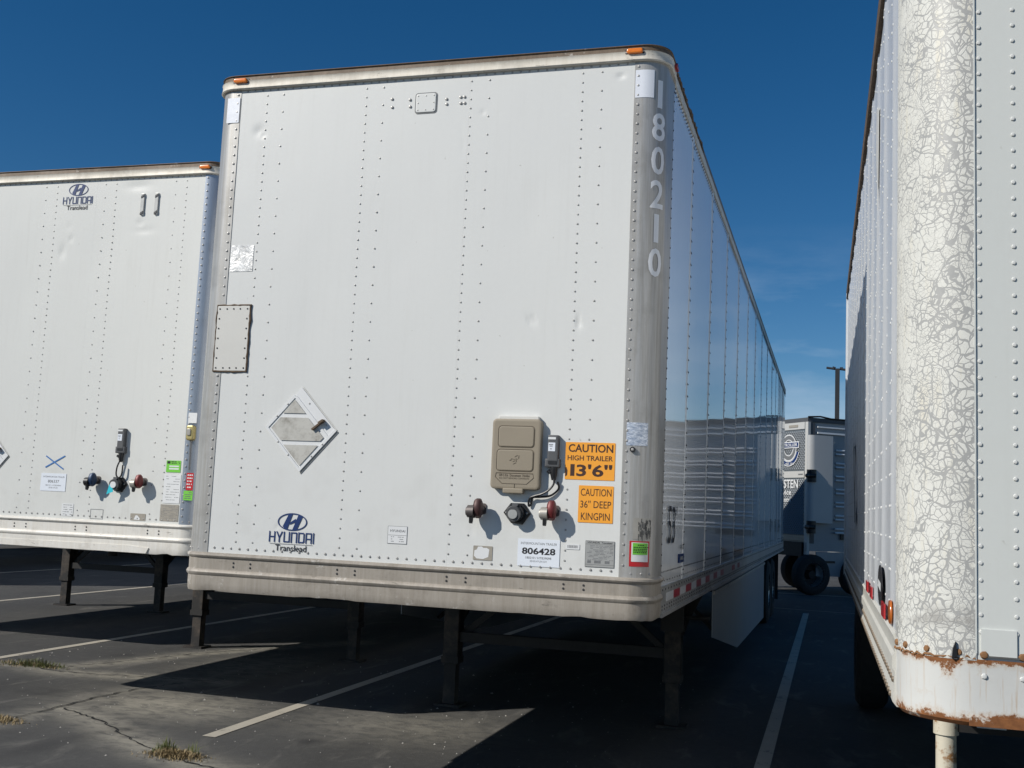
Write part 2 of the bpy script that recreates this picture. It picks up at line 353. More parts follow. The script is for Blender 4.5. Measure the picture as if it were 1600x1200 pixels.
me = bpy.data.meshes.new('ground'); me.from_pydata(vs, [], [(j*nx+i, j*nx+i+1, (j+1)*nx+i+1, (j+1)*nx+i) for j in range(len(YS)-1) for i in range(nx-1)])
at = me.attributes.new('dust', 'FLOAT', 'POINT'); at.data.foreach_set('value', [dust(p[0], p[1]) for p in vs])
at = me.attributes.new('damp', 'FLOAT', 'POINT'); at.data.foreach_set('value', [stain(p[0], p[1]) for p in vs])
me.materials.append(MATS['asphalt']); g = bpy.data.objects.new('ground', me); COL.objects.link(g); structure(g)
def ribbon(name, pts, w, z, mat, jit=0.0, step=.08):
    P = []
    for a, b in zip(pts[:-1], pts[1:]):
        n_ = max(1, int(math.hypot(b[0]-a[0], b[1]-a[1])/step)); P += [(a[0]+(b[0]-a[0])*i/n_, a[1]+(b[1]-a[1])*i/n_) for i in range(n_)]
    P.append(pts[-1]); m = MB(); rings = []
    for i, p in enumerate(P):
        a, b = P[max(0, i-1)], P[min(len(P)-1, i+1)]; l = math.hypot(b[0]-a[0], b[1]-a[1]); nx_, ny_ = -(b[1]-a[1])/l, (b[0]-a[0])/l
        o_ = rng.gauss(0, jit); ww = w*(1 if not jit else rng.uniform(.35, 1.4))
        rings.append([(p[0]+nx_*(o_+ww/2), p[1]+ny_*(o_+ww/2), z), (p[0]+nx_*(o_-ww/2), p[1]+ny_*(o_-ww/2), z)])
    m.loft(rings, False); return structure(m.build(name, mat, None, 0))
for x, y0, y1 in ((-1.86, 1.33, 15.5), (1.75, .9, 15.2), (-5.42, 1.3, 16), (-9.2, 1.3, 17), (-12.9, 1.3, 17), (5.4, 1.3, 15)):
    ribbon('parking_or_sunlit_line', [(x, y0), (x, y1)], .10, .004, 'line_paint')
ribbon('parking_or_sunlit_line', [(-3, 20.35), (6, 20.75)], .12, .004, 'line_paint')
ribbon('parking_or_sunlit_line', [(.2, 16.1), (4, 15.75)], .04, .004, 'line_paint')  # thin pale line painted in for a sunlit strip of ground
for c in CR: ribbon('asphalt_crack', c, .015, .006, 'crack_fill', .009, .045)

# ------------------------------------------------------------------ trailers
def arc_path(W, Rc, yl, yr, n=9):
    """U path seen from above: left side (from y=yl) round the front to the right side (y=yr): (x, y, nx, ny)"""
    P = [(-W, yl, -1, 0)]
    for i in range(n+1):
        a = R(180+90*i/n); P.append((-W+Rc+Rc*math.cos(a), Rc+Rc*math.sin(a), math.cos(a), math.sin(a)))
    for i in range(n+1):
        a = R(270+90*i/n); P.append((W-Rc+Rc*math.cos(a), Rc+Rc*math.sin(a), math.cos(a), math.sin(a)))
    P.append((W, yr, 1, 0)); return P
def densify(P, step):
    o = [P[0]]
    for a, b in zip(P[:-1], P[1:]):
        l = math.hypot(b[0]-a[0], b[1]-a[1]); k = max(1, int(l/step)); 
        for i in range(1, k+1): o.append(tuple(a[j]+(b[j]-a[j])*i/k for j in range(4)))
    return o
def sweep(path, prof, zf=None):
    """closed profile [(out, z)] swept along path"""
    rings = []
    for k, (x, y, nx_, ny_) in enumerate(path): q = [zf(k, x, y, o, z) if zf else (o, z) for o, z in prof]; rings.append([(x+nx_*o, y+ny_*o, z) for o, z in q])
    return MB().loft(rings)
def on_path(W, Rc, s):
    """point and normal on the right front corner; s = arc angle from the front (deg)"""
    a = R(270+s); return (W-Rc+Rc*math.cos(a), Rc+Rc*math.sin(a)), (math.cos(a), math.sin(a))

def wheel_pair(parent, x, y, side, rr=.5):
    """dual wheels: outer and inner tyre with a rim"""
    for k, off in enumerate((0, .33)):
        xc = x-side*off; t = MB(); prof = [(-.13, .28), (-.14, .36), (-.135, .44), (-.10, .49), (-.04, .5), (.04, .5), (.10, .49), (.135, .44), (.14, .36), (.13, .28)]
        t.loft([[(xc+a, y+r_*math.cos(2*math.pi*i/28), rr+r_*math.sin(2*math.pi*i/28)) for a, r_ in prof] for i in range(28)]+[[(xc+a, y+r_, rr) for a, r_ in prof]], True, False)
        w = MB(); pr = [(.12, .285), (.10, .265), (-.05, .25), (-.06, .16), (.02, .12), (.05, .10), (.06, 0)]
        w.loft([[(xc+side*a, y+r_*math.cos(2*math.pi*i/24), rr+r_*math.sin(2*math.pi*i/24)) for a, r_ in pr] for i in range(25)], False, False)
        wo = t.build('wheel', 'rubber', parent); w.build('rim', 'rim_aluminium', wo)
def landing_gear(parent, xs, y, ztop, legmat='leg_steel', braces=True, round_=0, w=.13):
    lg = MB(); lg.box(xs[0], xs[1], y-.03, y+.03, .52, .60); gear = lg.build('cross_brace', 'dark_steel', parent)
    for x in xs:
        m = MB()
        if round_: m.tube([(x, y, .5), (x, y, ztop)], round_, 20)
        else: m.plate(x, .5*(ztop+.34), w, ztop-.34, y+w/2, y-w/2, .012, .006)
        leg = m.build('leg', legmat, parent)
        m = MB()
        if round_: m.tube([(x, y, .04), (x, y, .52)], round_*.82, 18)
        else: m.box(x-w*.38, x+w*.38, y-w*.38, y+w*.38, .05, .40); m.box(x-w*.56, x+w*.56, y-w*.56, y+w*.56, .345, .40)
        m.build('inner_leg', legmat, leg)
        m = MB(); m.box(x-.11, x+.11, y-.10, y+.10, .002, .022); m.box(x-.05, x+.05, y-.05, y+.05, .0215, .06); m.build('foot', legmat, leg)
        if braces:
            MB().bar((x, y+.05, .62), (x*.99, y+.95, ztop+.02), .05, .05).build('brace', 'dark_steel', parent)
            s = 1 if x > sum(xs)/2 else -1
            m = MB(); m.poly([(x-.07, .70), (x+.07, .70), (x+.10, .80), (x+.26, ztop), (x-.26, ztop), (x-.10, .80)], y+.09, y+.07); m.build('gusset', 'dark_steel', parent)
            MB().bar((x-s*.05, y+.03, .56), (x-s*.75, y+.06, ztop), .04, .05).build('brace', 'dark_steel', parent)
    x = xs[1]; m = MB(); m.box(x-.09, x+.09, y-.12, y-.06, .74, .96); m.tube([(x+.05, y-.09, .85), (x+.28, y-.09, .85)], .016, 8); m.build('gearbox', 'dark_steel', parent)

def rivet_line(m, p, q, step, nrm, r=.0056, h=.0034, skip=None):
    p, q = Vector(p), Vector(q); n_ = max(1, round((q-p).length/step))
    for i in range(n_+1):
        c = p.lerp(q, i/n_)
        if skip and skip(c): continue
        j = rng.uniform(.92, 1.06); m.dome(c, nrm, r*j, h*j)

def van(root, o):
    """box trailer in local coordinates: nose at y=0, centred on x=0"""
    W, S, Rc, ys, Ln = o['W'], o['S'], o['Rc'], o['ys'], o['L']; zb, zpb, zpt, zt = o['zb'], o['zpb'], o['zpt'], o['zt']
    # front skin: three overlapping sheets with real waves and dents
    cuts = [-S, -.372, .25, S]; res = o['res']
    for k in range(3):
        x0, x1 = cuts[k], cuts[k+1]; nx_, nz_ = max(2, int((x1-x0)/res)), max(2, int((zpt-zpb)/res)); vs = []
        for j in range(nz_+1):
            for i in range(nx_+1):
                x, z = x0+(x1-x0)*i/nx_, zpb+(zpt-zpb)*j/nz_
                y = .0007*mnoise.noise(Vector((x*2.1, z*1.3, o['seed'])))+.0003*mnoise.noise(Vector((x*7, z*5, o['seed']+3)))-(.0002 if k == 1 else 0)
                for dx, dz, rx, rz, dep, til in o['dents']:
                    u, v = x-dx, z-dz
                    if abs(u) < 3*max(rx, rz) and abs(v) < 3*max(rx, rz):
                        uu, vv = u*math.cos(til)+v*math.sin(til), -u*math.sin(til)+v*math.cos(til); y += dep*math.exp(-(uu/rx)**2-(vv/rz)**2)
                vs.append((x, y, z))
        m = MB(); m.add(vs, [(j*(nx_+1)+i, j*(nx_+1)+i+1, (j+1)*(nx_+1)+i+1, (j+1)*(nx_+1)+i) for j in range(nz_) for i in range(nx_)])
        m.build('front_panel', o['front'], root, 0 if res > .05 else 60)
    MB().box(-S, S, .012, .05, zpb, zpt).build('front_backing', 'plain_white', root, 0)
    # corner posts
    for sd in (-1, 1):
        P = [(S, 0, 0, -1)] if S < W-Rc-.001 else []
        for i in range(13):
            a = R(270+90*i/12); P.append((W-Rc+Rc*math.cos(a), Rc+Rc*math.sin(a), math.cos(a), math.sin(a)))
        P.append((W, ys, 1, 0)); P = densify(P, .05)
        P = [(sd*x, y, sd*a, b) for x, y, a, b in P]
        if sd < 0: P = P[::-1]
        zs = [zpb+(zpt-zpb)*i/40 for i in range(41)]
        prof = [(.003, z) for z in zs]+[(-.01, z) for z in reversed(zs)]
        def wob(k, x, y, o_, z): return z
        rings = []
        for (x, y, a, b) in P:
            rings.append([(x+a*(oo+.0012*mnoise.noise(Vector((x*5, y*5, z*2.3+o['seed'])))), y+b*(oo+.0012*mnoise.noise(Vector((x*5, y*5+2, z*2.3+o['seed'])))), z) for oo, z in prof])
        MB().loft(rings).build('corner_post', o['post'], root)
    # front steel rail with two rolled ribs, worn lower lip
    P = densify(arc_path(W, Rc, ys, ys), .045); H = zpb-zb
    prof = [(-.03, zpb), (.006, zpb), (.017, zpb-.006), (.019, zpb-.016), (.014, zpb-.026), (.006, zpb-.032), (.005, zb+H*.57), (.013, zb+H*.54), (.017, zb+H*.49), (.014, zb+H*.44), (.006, zb+H*.40),
            (.006, zb+H*.2), (.004, zb+.012), (0, zb+.001), (-.01, zb), (-.03, zb)]
    def zf(k, x, y, o_, z):
        if z < zb+.03 and y < Rc*.5:
            q = mnoise.noise(Vector((x*6, .3, o['seed'])))*.5+mnoise.noise(Vector((x*19, .7, o['seed'])))*.35
            z += max(0, q)*.02*o['lip']; o_ -= .012*max(0, mnoise.noise(Vector((x*3.1, .1, o['seed']+7))))*o['lip']
        elif z < zb+H*.45 and y < Rc*.5: o_ -= .005*max(0, mnoise.noise(Vector((x*4.3, .1, o['seed']+9))))
        return o_, z
    sweep(P, prof, zf).build('front_rail', o['rail'], root)
    # upper rails: cream band, brown band
    P = densify(arc_path(W, Rc, Ln, Ln), .12); zm = zpt+.58*(zt-zpt)
    thin = lambda k, x, y, o_, z: (o_ if y < .3 else min(o_, .0065), z)
    tr = sweep(P, [(-.03, zpt), (.018, zpt-.004), (.024, zpt+.002), (.020, zpt+.012), (.018, zm-.008), (.022, zm), (-.03, zm)], thin).build('top_rail', 'top_band_cream', root)
    sweep(P, [(-.03, zm+.001), (.014, zm+.001), (.012, zt-.008), (.020, zt-.004), (.018, zt), (-.03, zt)], thin).build('roof_edge', 'top_band_brown', tr)
    m = MB(); m.box(-W+.03, W-.03, .04, Ln, zt-.03, zt-.004); m.build('roof', 'plain_white', root, 0)
    # floor, cross members, rear
    m = MB(); m.box(-W+.03, W-.03, .06, Ln-.02, zb+.05, zb+.13); m.build('floor', 'dark_steel', root, 0)
    for i in range(o['cross']):
        y = 2.2+i*(Ln-3)/max(1, o['cross']); MB().box(-W+.06, W-.06, y, y+.05, zb-.03, zb+.048).build('cross_member', 'dark_steel', root, 0)
    m = MB(); m.box(-.6, .6, .12, 1.9, zb+.005, zb+.048); m.tube([(0, .92, zb+.03), (0, .92, zb-.09)], .04, 12); m.build('coupler_plate', 'dark_steel', root)
    m = MB(); m.box(-W+.01, W-.01, Ln-.03, Ln+.02, zb, zt-.005); m.build('rear_frame', 'side_rail_aluminium', root, 0)
    # side walls
    seams = o['seams']
    for sd in (-1, 1):
        for k in range(len(seams)-1):
            y0, y1 = seams[k]+.004, seams[k+1]-.004; z0, z1 = zpb-.055, zpt; nn_ = 14; nz_ = 26; b = rng.uniform(-.0035, .0035); tl = rng.uniform(-.0022, .0022); vs = []
            for j in range(nz_+1):
                for i in range(nn_+1):
                    u, v = i/nn_, j/nz_; y, z = y0+(y1-y0)*u, z0+(z1-z0)*v
                    d = b*math.sin(math.pi*u)+tl*(u-.5)+.0012*mnoise.noise(Vector((y*1.4, z*1.1, o['seed']+sd)))
                    vs.append((sd*(W+d), y, z))
            m = MB(); m.add(vs, [(j*(nn_+1)+i, j*(nn_+1)+i+1, (j+1)*(nn_+1)+i+1, (j+1)*(nn_+1)+i) for j in range(nz_) for i in range(nn_)])
            m.build('side_panel', o['side'], root, 60)
            if k: MB().box(sd*W-.002, sd*W+.004, seams[k]-.02, seams[k]+.02, z0, z1).build('seam_strip', o['side'], root, 0)
        m = MB(); x0, x1 = sorted((sd*(W-.02), sd*(W+.006)))
        m.box(x0, x1, ys, Ln, zb+.02, zpb-.055); x0, x1 = sorted((sd*(W-.05), sd*(W+.014))); m.box(x0, x1, ys+.002, Ln, zb-.002, zb+.019)
        m.build('side_rail', 'side_rail_aluminium', root, 0)
        MB().box(*sorted((sd*(W-.05), sd*(W-.012))), ys, Ln, zpb-.1, zpt).build('side_backing', 'plain_white', root, 0)
    # rivets
    if o['rivets']:
        m = MB(); N = (0, -1, 0); zl, zh = zpb+.028, zpt-.012; sk = o.get('skip')
        for xa, xb in o['cols']:
            rivet_line(m, (xa, -.001, zpb+.066), (xa, -.001, zpt-.045), .0513, N, skip=sk); rivet_line(m, (xb, -.001, zpb+.066), (xb, -.001, zpt-.045), .1026, N, skip=sk)
        rivet_line(m, (-S+.04, -.001, zl), (S-.04, -.001, zl), .052, N, .0072, .005, skip=sk); rivet_line(m, (-S+.04, -.001, zh), (S-.04, -.001, zh), .049, N, .0066)
        stuff(m.build('front_rivets', 'rivet_metal', root))
        m = MB()
        for sd in (-1, 1):
            rivet_line(m, (sd*(S+.02), -.0035, zpb+.06), (sd*(S+.02), -.0035, zpt-.03), .0516, N, .0075, .005, skip=sk)
            for a in (8, 33, 58): (x, y), (a_, b_) = on_path(W+.003, Rc, a); m.dome((sd*x, y, zpb+.02), (sd*a_, b_, 0), .0075, .005)
        stuff(m.build('post_rivets', 'rivet_metal', root))
        m = MB(); sd = 1; N = (1, 0, 0)
        rivet_line(m, (W+.003, ys-.012, zpb), (W+.003, ys-.012, zpt), .055, N, .006, .004)
        for k in range(1, len(seams)-1):
            for dy in (-.014, .014): rivet_line(m, (W+.004, seams[k]+dy, zpb), (W+.004, seams[k]+dy, zpt), .075, N, .006, .004)
        for dz, st in ((.018, .05), (-.03, .1)): rivet_line(m, (W+.001, ys+.04, zpb+dz), (W+.001, Ln, zpb+dz), st, N, .005, .003)
        for dz, st in ((-.075, .11), (-.16, .09), (-.178, .09)): rivet_line(m, (W+.006, ys+.04, zpb+dz), (W+.006, Ln, zpb+dz), st, N, .0065, .004)
        for dz in (-.02, -.045): rivet_line(m, (W+.001, ys+.03, zpt+dz), (W+.001, Ln, zpt+dz), .06, N, .006, .004)
        stuff(m.build('side_rivets', 'rivet_dark', root))
        m = MB()
        for xa, xb in o['cols']:
            for x in (xa, xb):
                for z in (zb+H*.66, zb+H*.76): m.dome((x, -.006, z), (0, -1, 0), .0065, .004)
        stuff(m.build('rail_bolts', 'rivet_dark', root))
    # clearance lamps
    for x in (-S+.0, S):
        m = MB(); m.plate(x, zpt+.047, .085, .026, -.016, -.036, .012, .006); lm = m.build('marker_lamp', 'amber_lens', root)
        MB().plate(x, zpt+.047, .105, .034, -.012, -.0185, .014).build('lamp_base', 'black_plastic', lm)

def gladhand(root, x, z, head, disc):
    b = MB(); b.tube([(x, 0, z+.012), (x, -.05, z+.012)], .021, 14); b.plate(x, z+.012, .056, .056, 0, -.006, .012)
    go = b.build('gladhand', 'gladhand_grey', root)
    m = MB(); m.loft([[(x+dx, y, z+dz) for y, dz in ((-.058+(a_+.058)*k_, .012+(b_-.012)*k_) for a_, b_ in ((-.040, .052), (-.058, .064), (-.078, .058), (-.092, .034), (-.094, .0), (-.084, -.026), (-.06, -.038), (-.04, -.028), (-.03, -.005), (-.032, .03)))] for dx, k_ in ((-.020, .72), (-.015, .92), (-.008, 1), (.010, 1), (.017, .92), (.021, .75))]); m.build('body', head, go)
    m = MB(); m.tube([(x-.014, -.068, z-.004), (x-.050, -.068, z-.004)], [.034, .032], 18); m.tube([(x-.049, -.068, z-.004), (x-.058, -.068, z-.004)], [.025, .022], 16); m.build('coupling_face', disc, go)
    m = MB(); m.loft([[(x-.03+dx, y, z+dz) for y, dz in ((-.06, -.03), (-.085, -.033), (-.082, -.062), (-.07, -.066), (-.062, -.05))] for dx in (-.008, .008)]); m.build('ear', 'black_plastic', go)
    return go
def socket(root, x, z, lid='plate_grey'):
    def hexa(k, y): return [(x+a*k, y, z+b*k) for a, b in ((-.072, .0), (-.035, .05), (.035, .05), (.072, .0), (.03, -.058), (-.03, -.052))]
    o = MB().loft([hexa(1, 0), hexa(1, -.012), hexa(.9, -.018)]).build('seven_pin_socket', 'black_plastic', root)
    MB().tube([(x, -.016, z), (x, -.05, z)], .043, 20).build('barrel', 'black_plastic', o)
    m = MB(); m.tube([(x-.006, -.051, z-.004), (x-.006, -.062, z-.006)], [.041, .038], 22); m.plate(x, z+.042, .03, .016, -.03, -.058, .004); m.build('lid', 'device_grey', o)
    MB().tube([(x-.008, -.0625, z-.006), (x-.008, -.066, z-.006)], [.026, .024], 20).build('lid_disc', lid, o)
    m = MB()
    for a, b in ((-.055, .0), (.055, .0), (.0, .045)): m.dome((x+a, -.018, z+b), (0, -1, 0), .006, .004)
    m.build('screws', 'rivet_metal', o); return o
def telematics(root, x, z0, z1, y=-.004, cable=None):
    h = z1-z0; m = MB(); m.plate(x, z0+h*.60, .056, h*.80, y+.01, y-.032, .006, .005)
    d = m.build('telematics_unit', 'device_grey', root)
    MB().plate(x-.002, z0+h*.16, .078, h*.26, y+.006, y-.029, .005, .006).build('clip_base', 'device_grey', d)
    MB().plate(x-.006, z1-.017, .040, .012, y-.031, y-.0335, .002).build('badge', 'sticker_white', d)
    MB().plate(x-.006, z1-h*.36, .036, h*.26, y-.031, y-.0335, .002).build('label', 'paper_white', d)
    m = MB()
    for i, dz in enumerate((.012, .004, -.010)): m.plate(x-.010, z1-h*.36+dz, .022-.006*i, .0035, y-.0332, y-.0345, .001)
    m.build('label_print', 'ink_grey', d)
    MB().plate(x, z0+h*.17, .046, h*.10, y-.028, y-.0315, .003).build('latch', 'black_plastic', d)
    m = MB(); m.tube([(x+.006, y-.016, z0+.008), (x+.006, y-.016, z0-.035), (x+.006, y-.016, z0-.06)], [.019, .017, .011], 12); m.tube([(x-.026, y-.016, z0-.012), (x-.012, y-.016, z0-.022)], .010, 10); m.build('plug', 'black_plastic', d)
    if cable: MB().tube(cable, .0055, 8).build('cable', 'black_plastic', d)
    return d
def bez(pts, n=8):
    """Catmull-Rom through pts"""
    P = [Vector(p) for p in pts]; P = [P[0]*2-P[1]]+P+[P[-1]*2-P[-2]]; o = []
    for i in range(1, len(P)-2):
        for k in range(n):
            t = k/n; a, b, c, d = P[i-1:i+3]
            o.append(.5*((2*b)+(c-a)*t+(2*a-5*b+4*c-d)*t*t+(3*b-a-3*c+d)*t**3))
    return o+[P[-2]]
def maker_logo(root, cx, cz, s=1.0, y=-.0055):
    """oval emblem with slanted letter, block name and thin second line"""
    e = MB(); n_ = 48; A, B = .0885*s, .0475*s
    el = lambda k, yy: [(cx+(A-k)*math.cos(2*math.pi*i/n_), yy, cz+(B-k)*math.sin(2*math.pi*i/n_)) for i in range(n_)]
    e.loft([el(0, y), el(.0062*s, y)], True, False)
    u = .0885*s
    def pg(pts, k): e.add([(cx+a*u, y-.0003*k, cz+b*u) for a, b in pts], [tuple(range(len(pts)))])
    pg([(-.64, -.30), (-.48, -.42), (-.33, -.47), (.0, .49), (-.12, .50), (-.27, .47)], 1)
    pg([(.02, -.51), (.20, -.50), (.33, -.47), (.68, .35), (.55, .41), (.40, .46)], 2)
    pg([(-.24, -.16), (-.05, .03), (.22, .20), (.30, .10), (.18, -.02), (-.10, -.14)], 3)
    ob = e.build('maker_emblem', 'navy', root, 0)
    # block letters drawn as strokes on a 4 x 6 grid
    G = {'H': [(0, 0, 0, 6), (4, 0, 4, 6), (0, 3, 4, 3)], 'Y': [(2, 0, 2, 2.6), (2, 2.4, 0, 6), (2, 2.4, 4, 6)], 'U': [(0, .4, 0, 6), (4, .4, 4, 6), (0, .2, 4, .2)], 'N': [(0, 0, 0, 5.6), (4, 0, 4, 5.6), (0, 5.8, 4, 5.8)],
         'D': [(0, 0, 0, 6), (0, .2, 3.5, .2), (0, 5.8, 3.5, 5.8), (4, .7, 4, 5.3), (3.4, .2, 4, .8), (3.4, 5.8, 4, 5.2)], 'A': [(0, 0, 0, 5.6), (4, 0, 4, 5.6), (0, 5.8, 4, 5.8), (0, 2.4, 4, 2.4)], 'I': [(0, 0, 0, 6)]}
    wd = {'I': 0}; tot = sum(wd.get(c, 4) for c in 'HYUNDAI')+6*1.75; k = .265*s/tot; x = cx-.1325*s; m = MB(); zz_ = cz-.110*s; j = 0
    for c in 'HYUNDAI':
        for (a, b, a2, b2) in G[c]:
            p, q = Vector((x+a*k, 0, zz_+b*k*1.15)), Vector((x+a2*k, 0, zz_+b2*k*1.15)); t = (q-p).normalized()*k*.42; nrm = Vector((-t.z, 0, t.x)); j += 1
            yy = y-.0002*(j % 5); m.add([(v.x, yy, v.z) for v in (p-t+nrm, p-t-nrm, q+t-nrm, q+t+nrm)], [(0, 1, 2, 3)])
        x += (wd.get(c, 4)+1.75)*k
    m.build('maker_name', 'navy', root, 0)
    MB().box(cx-.13*s, cx+.13*s, y-.0004, y+.001, cz-.1215*s, cz-.1195*s).build('maker_rule', 'ink_grey', root, 0)
    text(root, 'maker_second_line', 'Translead', cx, cz-.142*s, .034*s, 'ink_black', y-.001, .006, 1, .188*s)
def print_lines(root, name, x0, x1, z0, z1, rows, y, mat='ink_grey', hh=.004, seed=1, cover=.8):
    r = random.Random(seed); m = MB()
    for i in range(rows):
        z = z1-(z1-z0)*(i+.5)/rows; x = x0+r.uniform(0, .15)*(x1-x0)
        while x < x1-.006:
            w = r.uniform(.006, .03)*min(1, (x1-x0)/.1); w = min(w, x1-x)
            if r.random() < cover: m.box(x, x+w, y, y+.0012, z-hh/2, z+hh/2)
            x += w+.004
    return m.build(name, mat, root, 0)
def diamond_holder(root, cx, cz, u, v, k=1.0, dirty=True):
    """hazard placard holder: a tilted square frame with bars; u, v are its half diagonals"""
    ux, uz = u; vx, vz = v      # u: towards upper right edge direction, v: towards upper left edge direction (half sides)
    T = lambda a, b, y: (cx+ux*a+vx*b, y, cz+uz*a+vz*b)
    def quad(a0, a1, b0, b1, y0, y1, name, mat, par):
        return MB().loft([[T(a0, b0, y0), T(a1, b0, y0), T(a1, b1, y0), T(a0, b1, y0)], [T(a0, b0, y1), T(a1, b0, y1), T(a1, b1, y1), T(a0, b1, y1)]]).build(name, mat, par, 0)
    h = quad(-1, 1, -1, 1, -.001, -.006, 'placard_holder', 'sticker_white', root)
    for a0, a1, b0, b1 in ((-1.02, -.93, -1.02, 1.02), (-.93, .62, .93, 1.02), (-.93, 1.02, -1.02, -.93), (.56, .66, -.93, .93)): quad(a0, a1, b0, b1, -.0061, -.0105, 'rim', 'sticker_white', h)
    quad(-1.04, 1.04, -1.09, -1.045, -.001, -.009, 'lower_lip', 'dirty_silver', h); quad(1.025, 1.05, -1.0, 1.0, -.001, -.008, 'upper_lip', 'plate_beige', h)
    # three windows cut by two level bars: top triangle, wide hexagon, bottom triangle (levels in z)
    def clip(zlo, zhi, name):
        pts = [(-.90, -.90), (.53, -.90), (.53, .90), (-.90, .90)]; P = [(cx+ux*a+vx*b, cz+uz*a+vz*b) for a, b in pts]
        for sgn, lim in ((1, zlo), (-1, zhi)):
            o = []
            for i in range(len(P)):
                p, q_ = P[i], P[(i+1) % len(P)]; fp, fq = sgn*(p[1]-lim), sgn*(q_[1]-lim)
                if fp >= 0: o.append(p)
                if fp*fq < 0: t = fp/(fp-fq); o.append((p[0]+(q_[0]-p[0])*t, lim))
            P = o
        if len(P) > 2:
            mx_, mz_ = sum(p[0] for p in P)/len(P), sum(p[1] for p in P)/len(P)
            o1 = MB().poly([(mx_+(p[0]-mx_)*.97, mz_+(p[1]-mz_)*.97) for p in P], -.0062, -.0095).build('window_rim', 'ink_grey', h, 0)
            MB().poly([(mx_+(p[0]-mx_)*.93, mz_+(p[1]-mz_)*.93) for p in P], -.0095, -.0112).build(name, 'placard_dirty', h, 0)
    H_ = abs(uz)+abs(vz)
    clip(cz+.085, cz+.5, 'window'); clip(cz-.068, cz+.068, 'window'); clip(cz-.5, cz-.085, 'window')
    m = MB(); m.bar(T(.35, -.35, -.018), T(.78, -.42, -.018), .018, .01); m.bar(T(.72, -.40, -.022), T(.92, -.45, -.022), .034, .012); m.build('latch', 'seal_brown', h)
    m = MB()
    for a, b in ((-.97, -.3), (-.97, .3), (.2, .97), (-.4, .97), (.85, .4), (.85, -.6), (-.3, -.97), (.3, -.97)): m.dome(T(a, b, -.0105 if abs(a) > .9 or abs(b) > .9 else -.006), (0, -1, 0), .0055, .004)
    stuff(m.build('holder_rivets', 'rivet_metal', h)); return h
n = NB('placard_dirty'); q = n.noise(7, 6, .7); f = n.noise(30, 5, .75); n.fin(n.mix(n.math('MULTIPLY', n.rng(q, .45, .7), n.rng(f, .3, .6)), (.50, .49, .45), (.20, .185, .155)), .55)

# ---- the middle trailer -------------------------------------------------------------------------------------------
main = thing('box_trailer', 'tall white box trailer in the middle with numbers 180210 on its corner', 'trailer', (0, 0, 0), 0, 'box trailers parked in a row')
W, S, RC, YS_ = 1.32, 1.16, .12, .33
def skipm(c):
    x, z = c.x, c.z
    return (-1.23 < x < -.985 and 2.32 < z < 2.715) or (.47 < x < .76 and 1.70 < z < 2.10) or (.86 < x < 1.125 and 1.785 < z < 1.98) or (.93 < x < 1.125 and 1.565 < z < 1.765) or (.63 < x < .86 and 1.345 < z < 1.48) or \
           (.98 < x < 1.14 and 1.36 < z < 1.48) or (.76 < x < .85 and 1.76 < z < 2.02) or (-.87 < x < -.4 and 1.77 < z < 2.25 and abs(x+.635)/.25+abs(z-2.01)/.26 < 1) or (-1.165 < x < -1.0 and 2.9 < z < 3.06 and x > -1.1)
van(main, dict(W=W, S=S, Rc=RC, ys=YS_, L=15.49, zb=1.097, zpb=1.31, zpt=3.985, zt=4.068, res=.012, seed=1.0, front='front_white', post='corner_aluminium', rail='front_rail', lip=1.0, cross=22, side='side_gloss',
    seams=[YS_]+[.013+1.19*k for k in range(1, 14)], rivets=True, cols=[(-.99, -.886), (-.365, -.262), (.257, .361), (.881, .985)], skip=skipm,
    dents=[(.645, 2.605, .006, .03, .006, .5), (.668, 2.615, .006, .03, .005, .4), (.905, 2.60, .006, .035, .006, 0), (.918, 2.585, .006, .02, .004, .5), (1.085, 3.91, .02, .012, .006, 0), (-1.03, 3.73, .03, .03, .004, 0), (-1.0, 3.70, .012, .012, .004, 0), (.22, 3.62, .004, .06, .002, .05),
           (-.1, 3.1, .25, .3, .002, 0), (.6, 3.2, .12, .2, .0015, 0), (-.6, 2.7, .12, .4, .0018, 0), (.33, 3.76, .01, .01, .003, 0), (-.74, 1.47, .02, .008, .003, 1), (.38, 1.50, .01, .03, .002, .3)]))
# corner decals wrapped round the right post
def wrap(s0, zc, off):
    """u measured along the corner post from arc position s0 (metres from the start of the bend)"""
    def f(u, v):
        s = s0+u; L_ = math.pi/2*RC
        if s < 0: return (W-RC+s, -off, zc+v)
        if s <= L_:
            (x, y), (a, b) = on_path(W, RC, math.degrees(s/RC)); return (x+a*off, y+b*off, zc+v)
        return (W+off, RC+(s-L_), zc+v)
    return f
def wrapped(name, s0, s1, z0, z1, mat, off=.005, parent=main, nseg=10):
    f = wrap(0, 0, off); fi = wrap(0, 0, .001); m = MB()
    rings = [[f(s0+(s1-s0)*i/nseg, z) for z in (z0, z1)]+[fi(s0+(s1-s0)*i/nseg, z) for z in (z1, z0)] for i in range(nseg+1)]
    return m.loft(rings).build(name, mat, parent)
for ch, zc in zip('180210', (3.81, 3.632, 3.452, 3.272, 3.092, 2.912)):
    t2, f2 = text2d(ch, .150, .018, 1.0, .030 if ch == '1' else .082); f = wrap(.098, zc, .0055)
    bm = bmesh.new(); vv = [bm.verts.new((u, v, 0)) for u, v in t2]
    for q in f2:
        try: bm.faces.new([vv[i] for i in q])
        except ValueError: pass
    for _ in range(3): bmesh.ops.subdivide_edges(bm, edges=[e for e in bm.edges if e.calc_length() > .012], cuts=1); bmesh.ops.triangulate(bm, faces=[q for q in bm.faces if len(q.verts) > 4])
    bm.verts.index_update(); MB().add([f(v.co.x, v.co.y) for v in bm.verts], [tuple(v.index for v in q.verts) for q in bm.faces]).build('number_digit', 'digit_white', main, 0); bm.free()
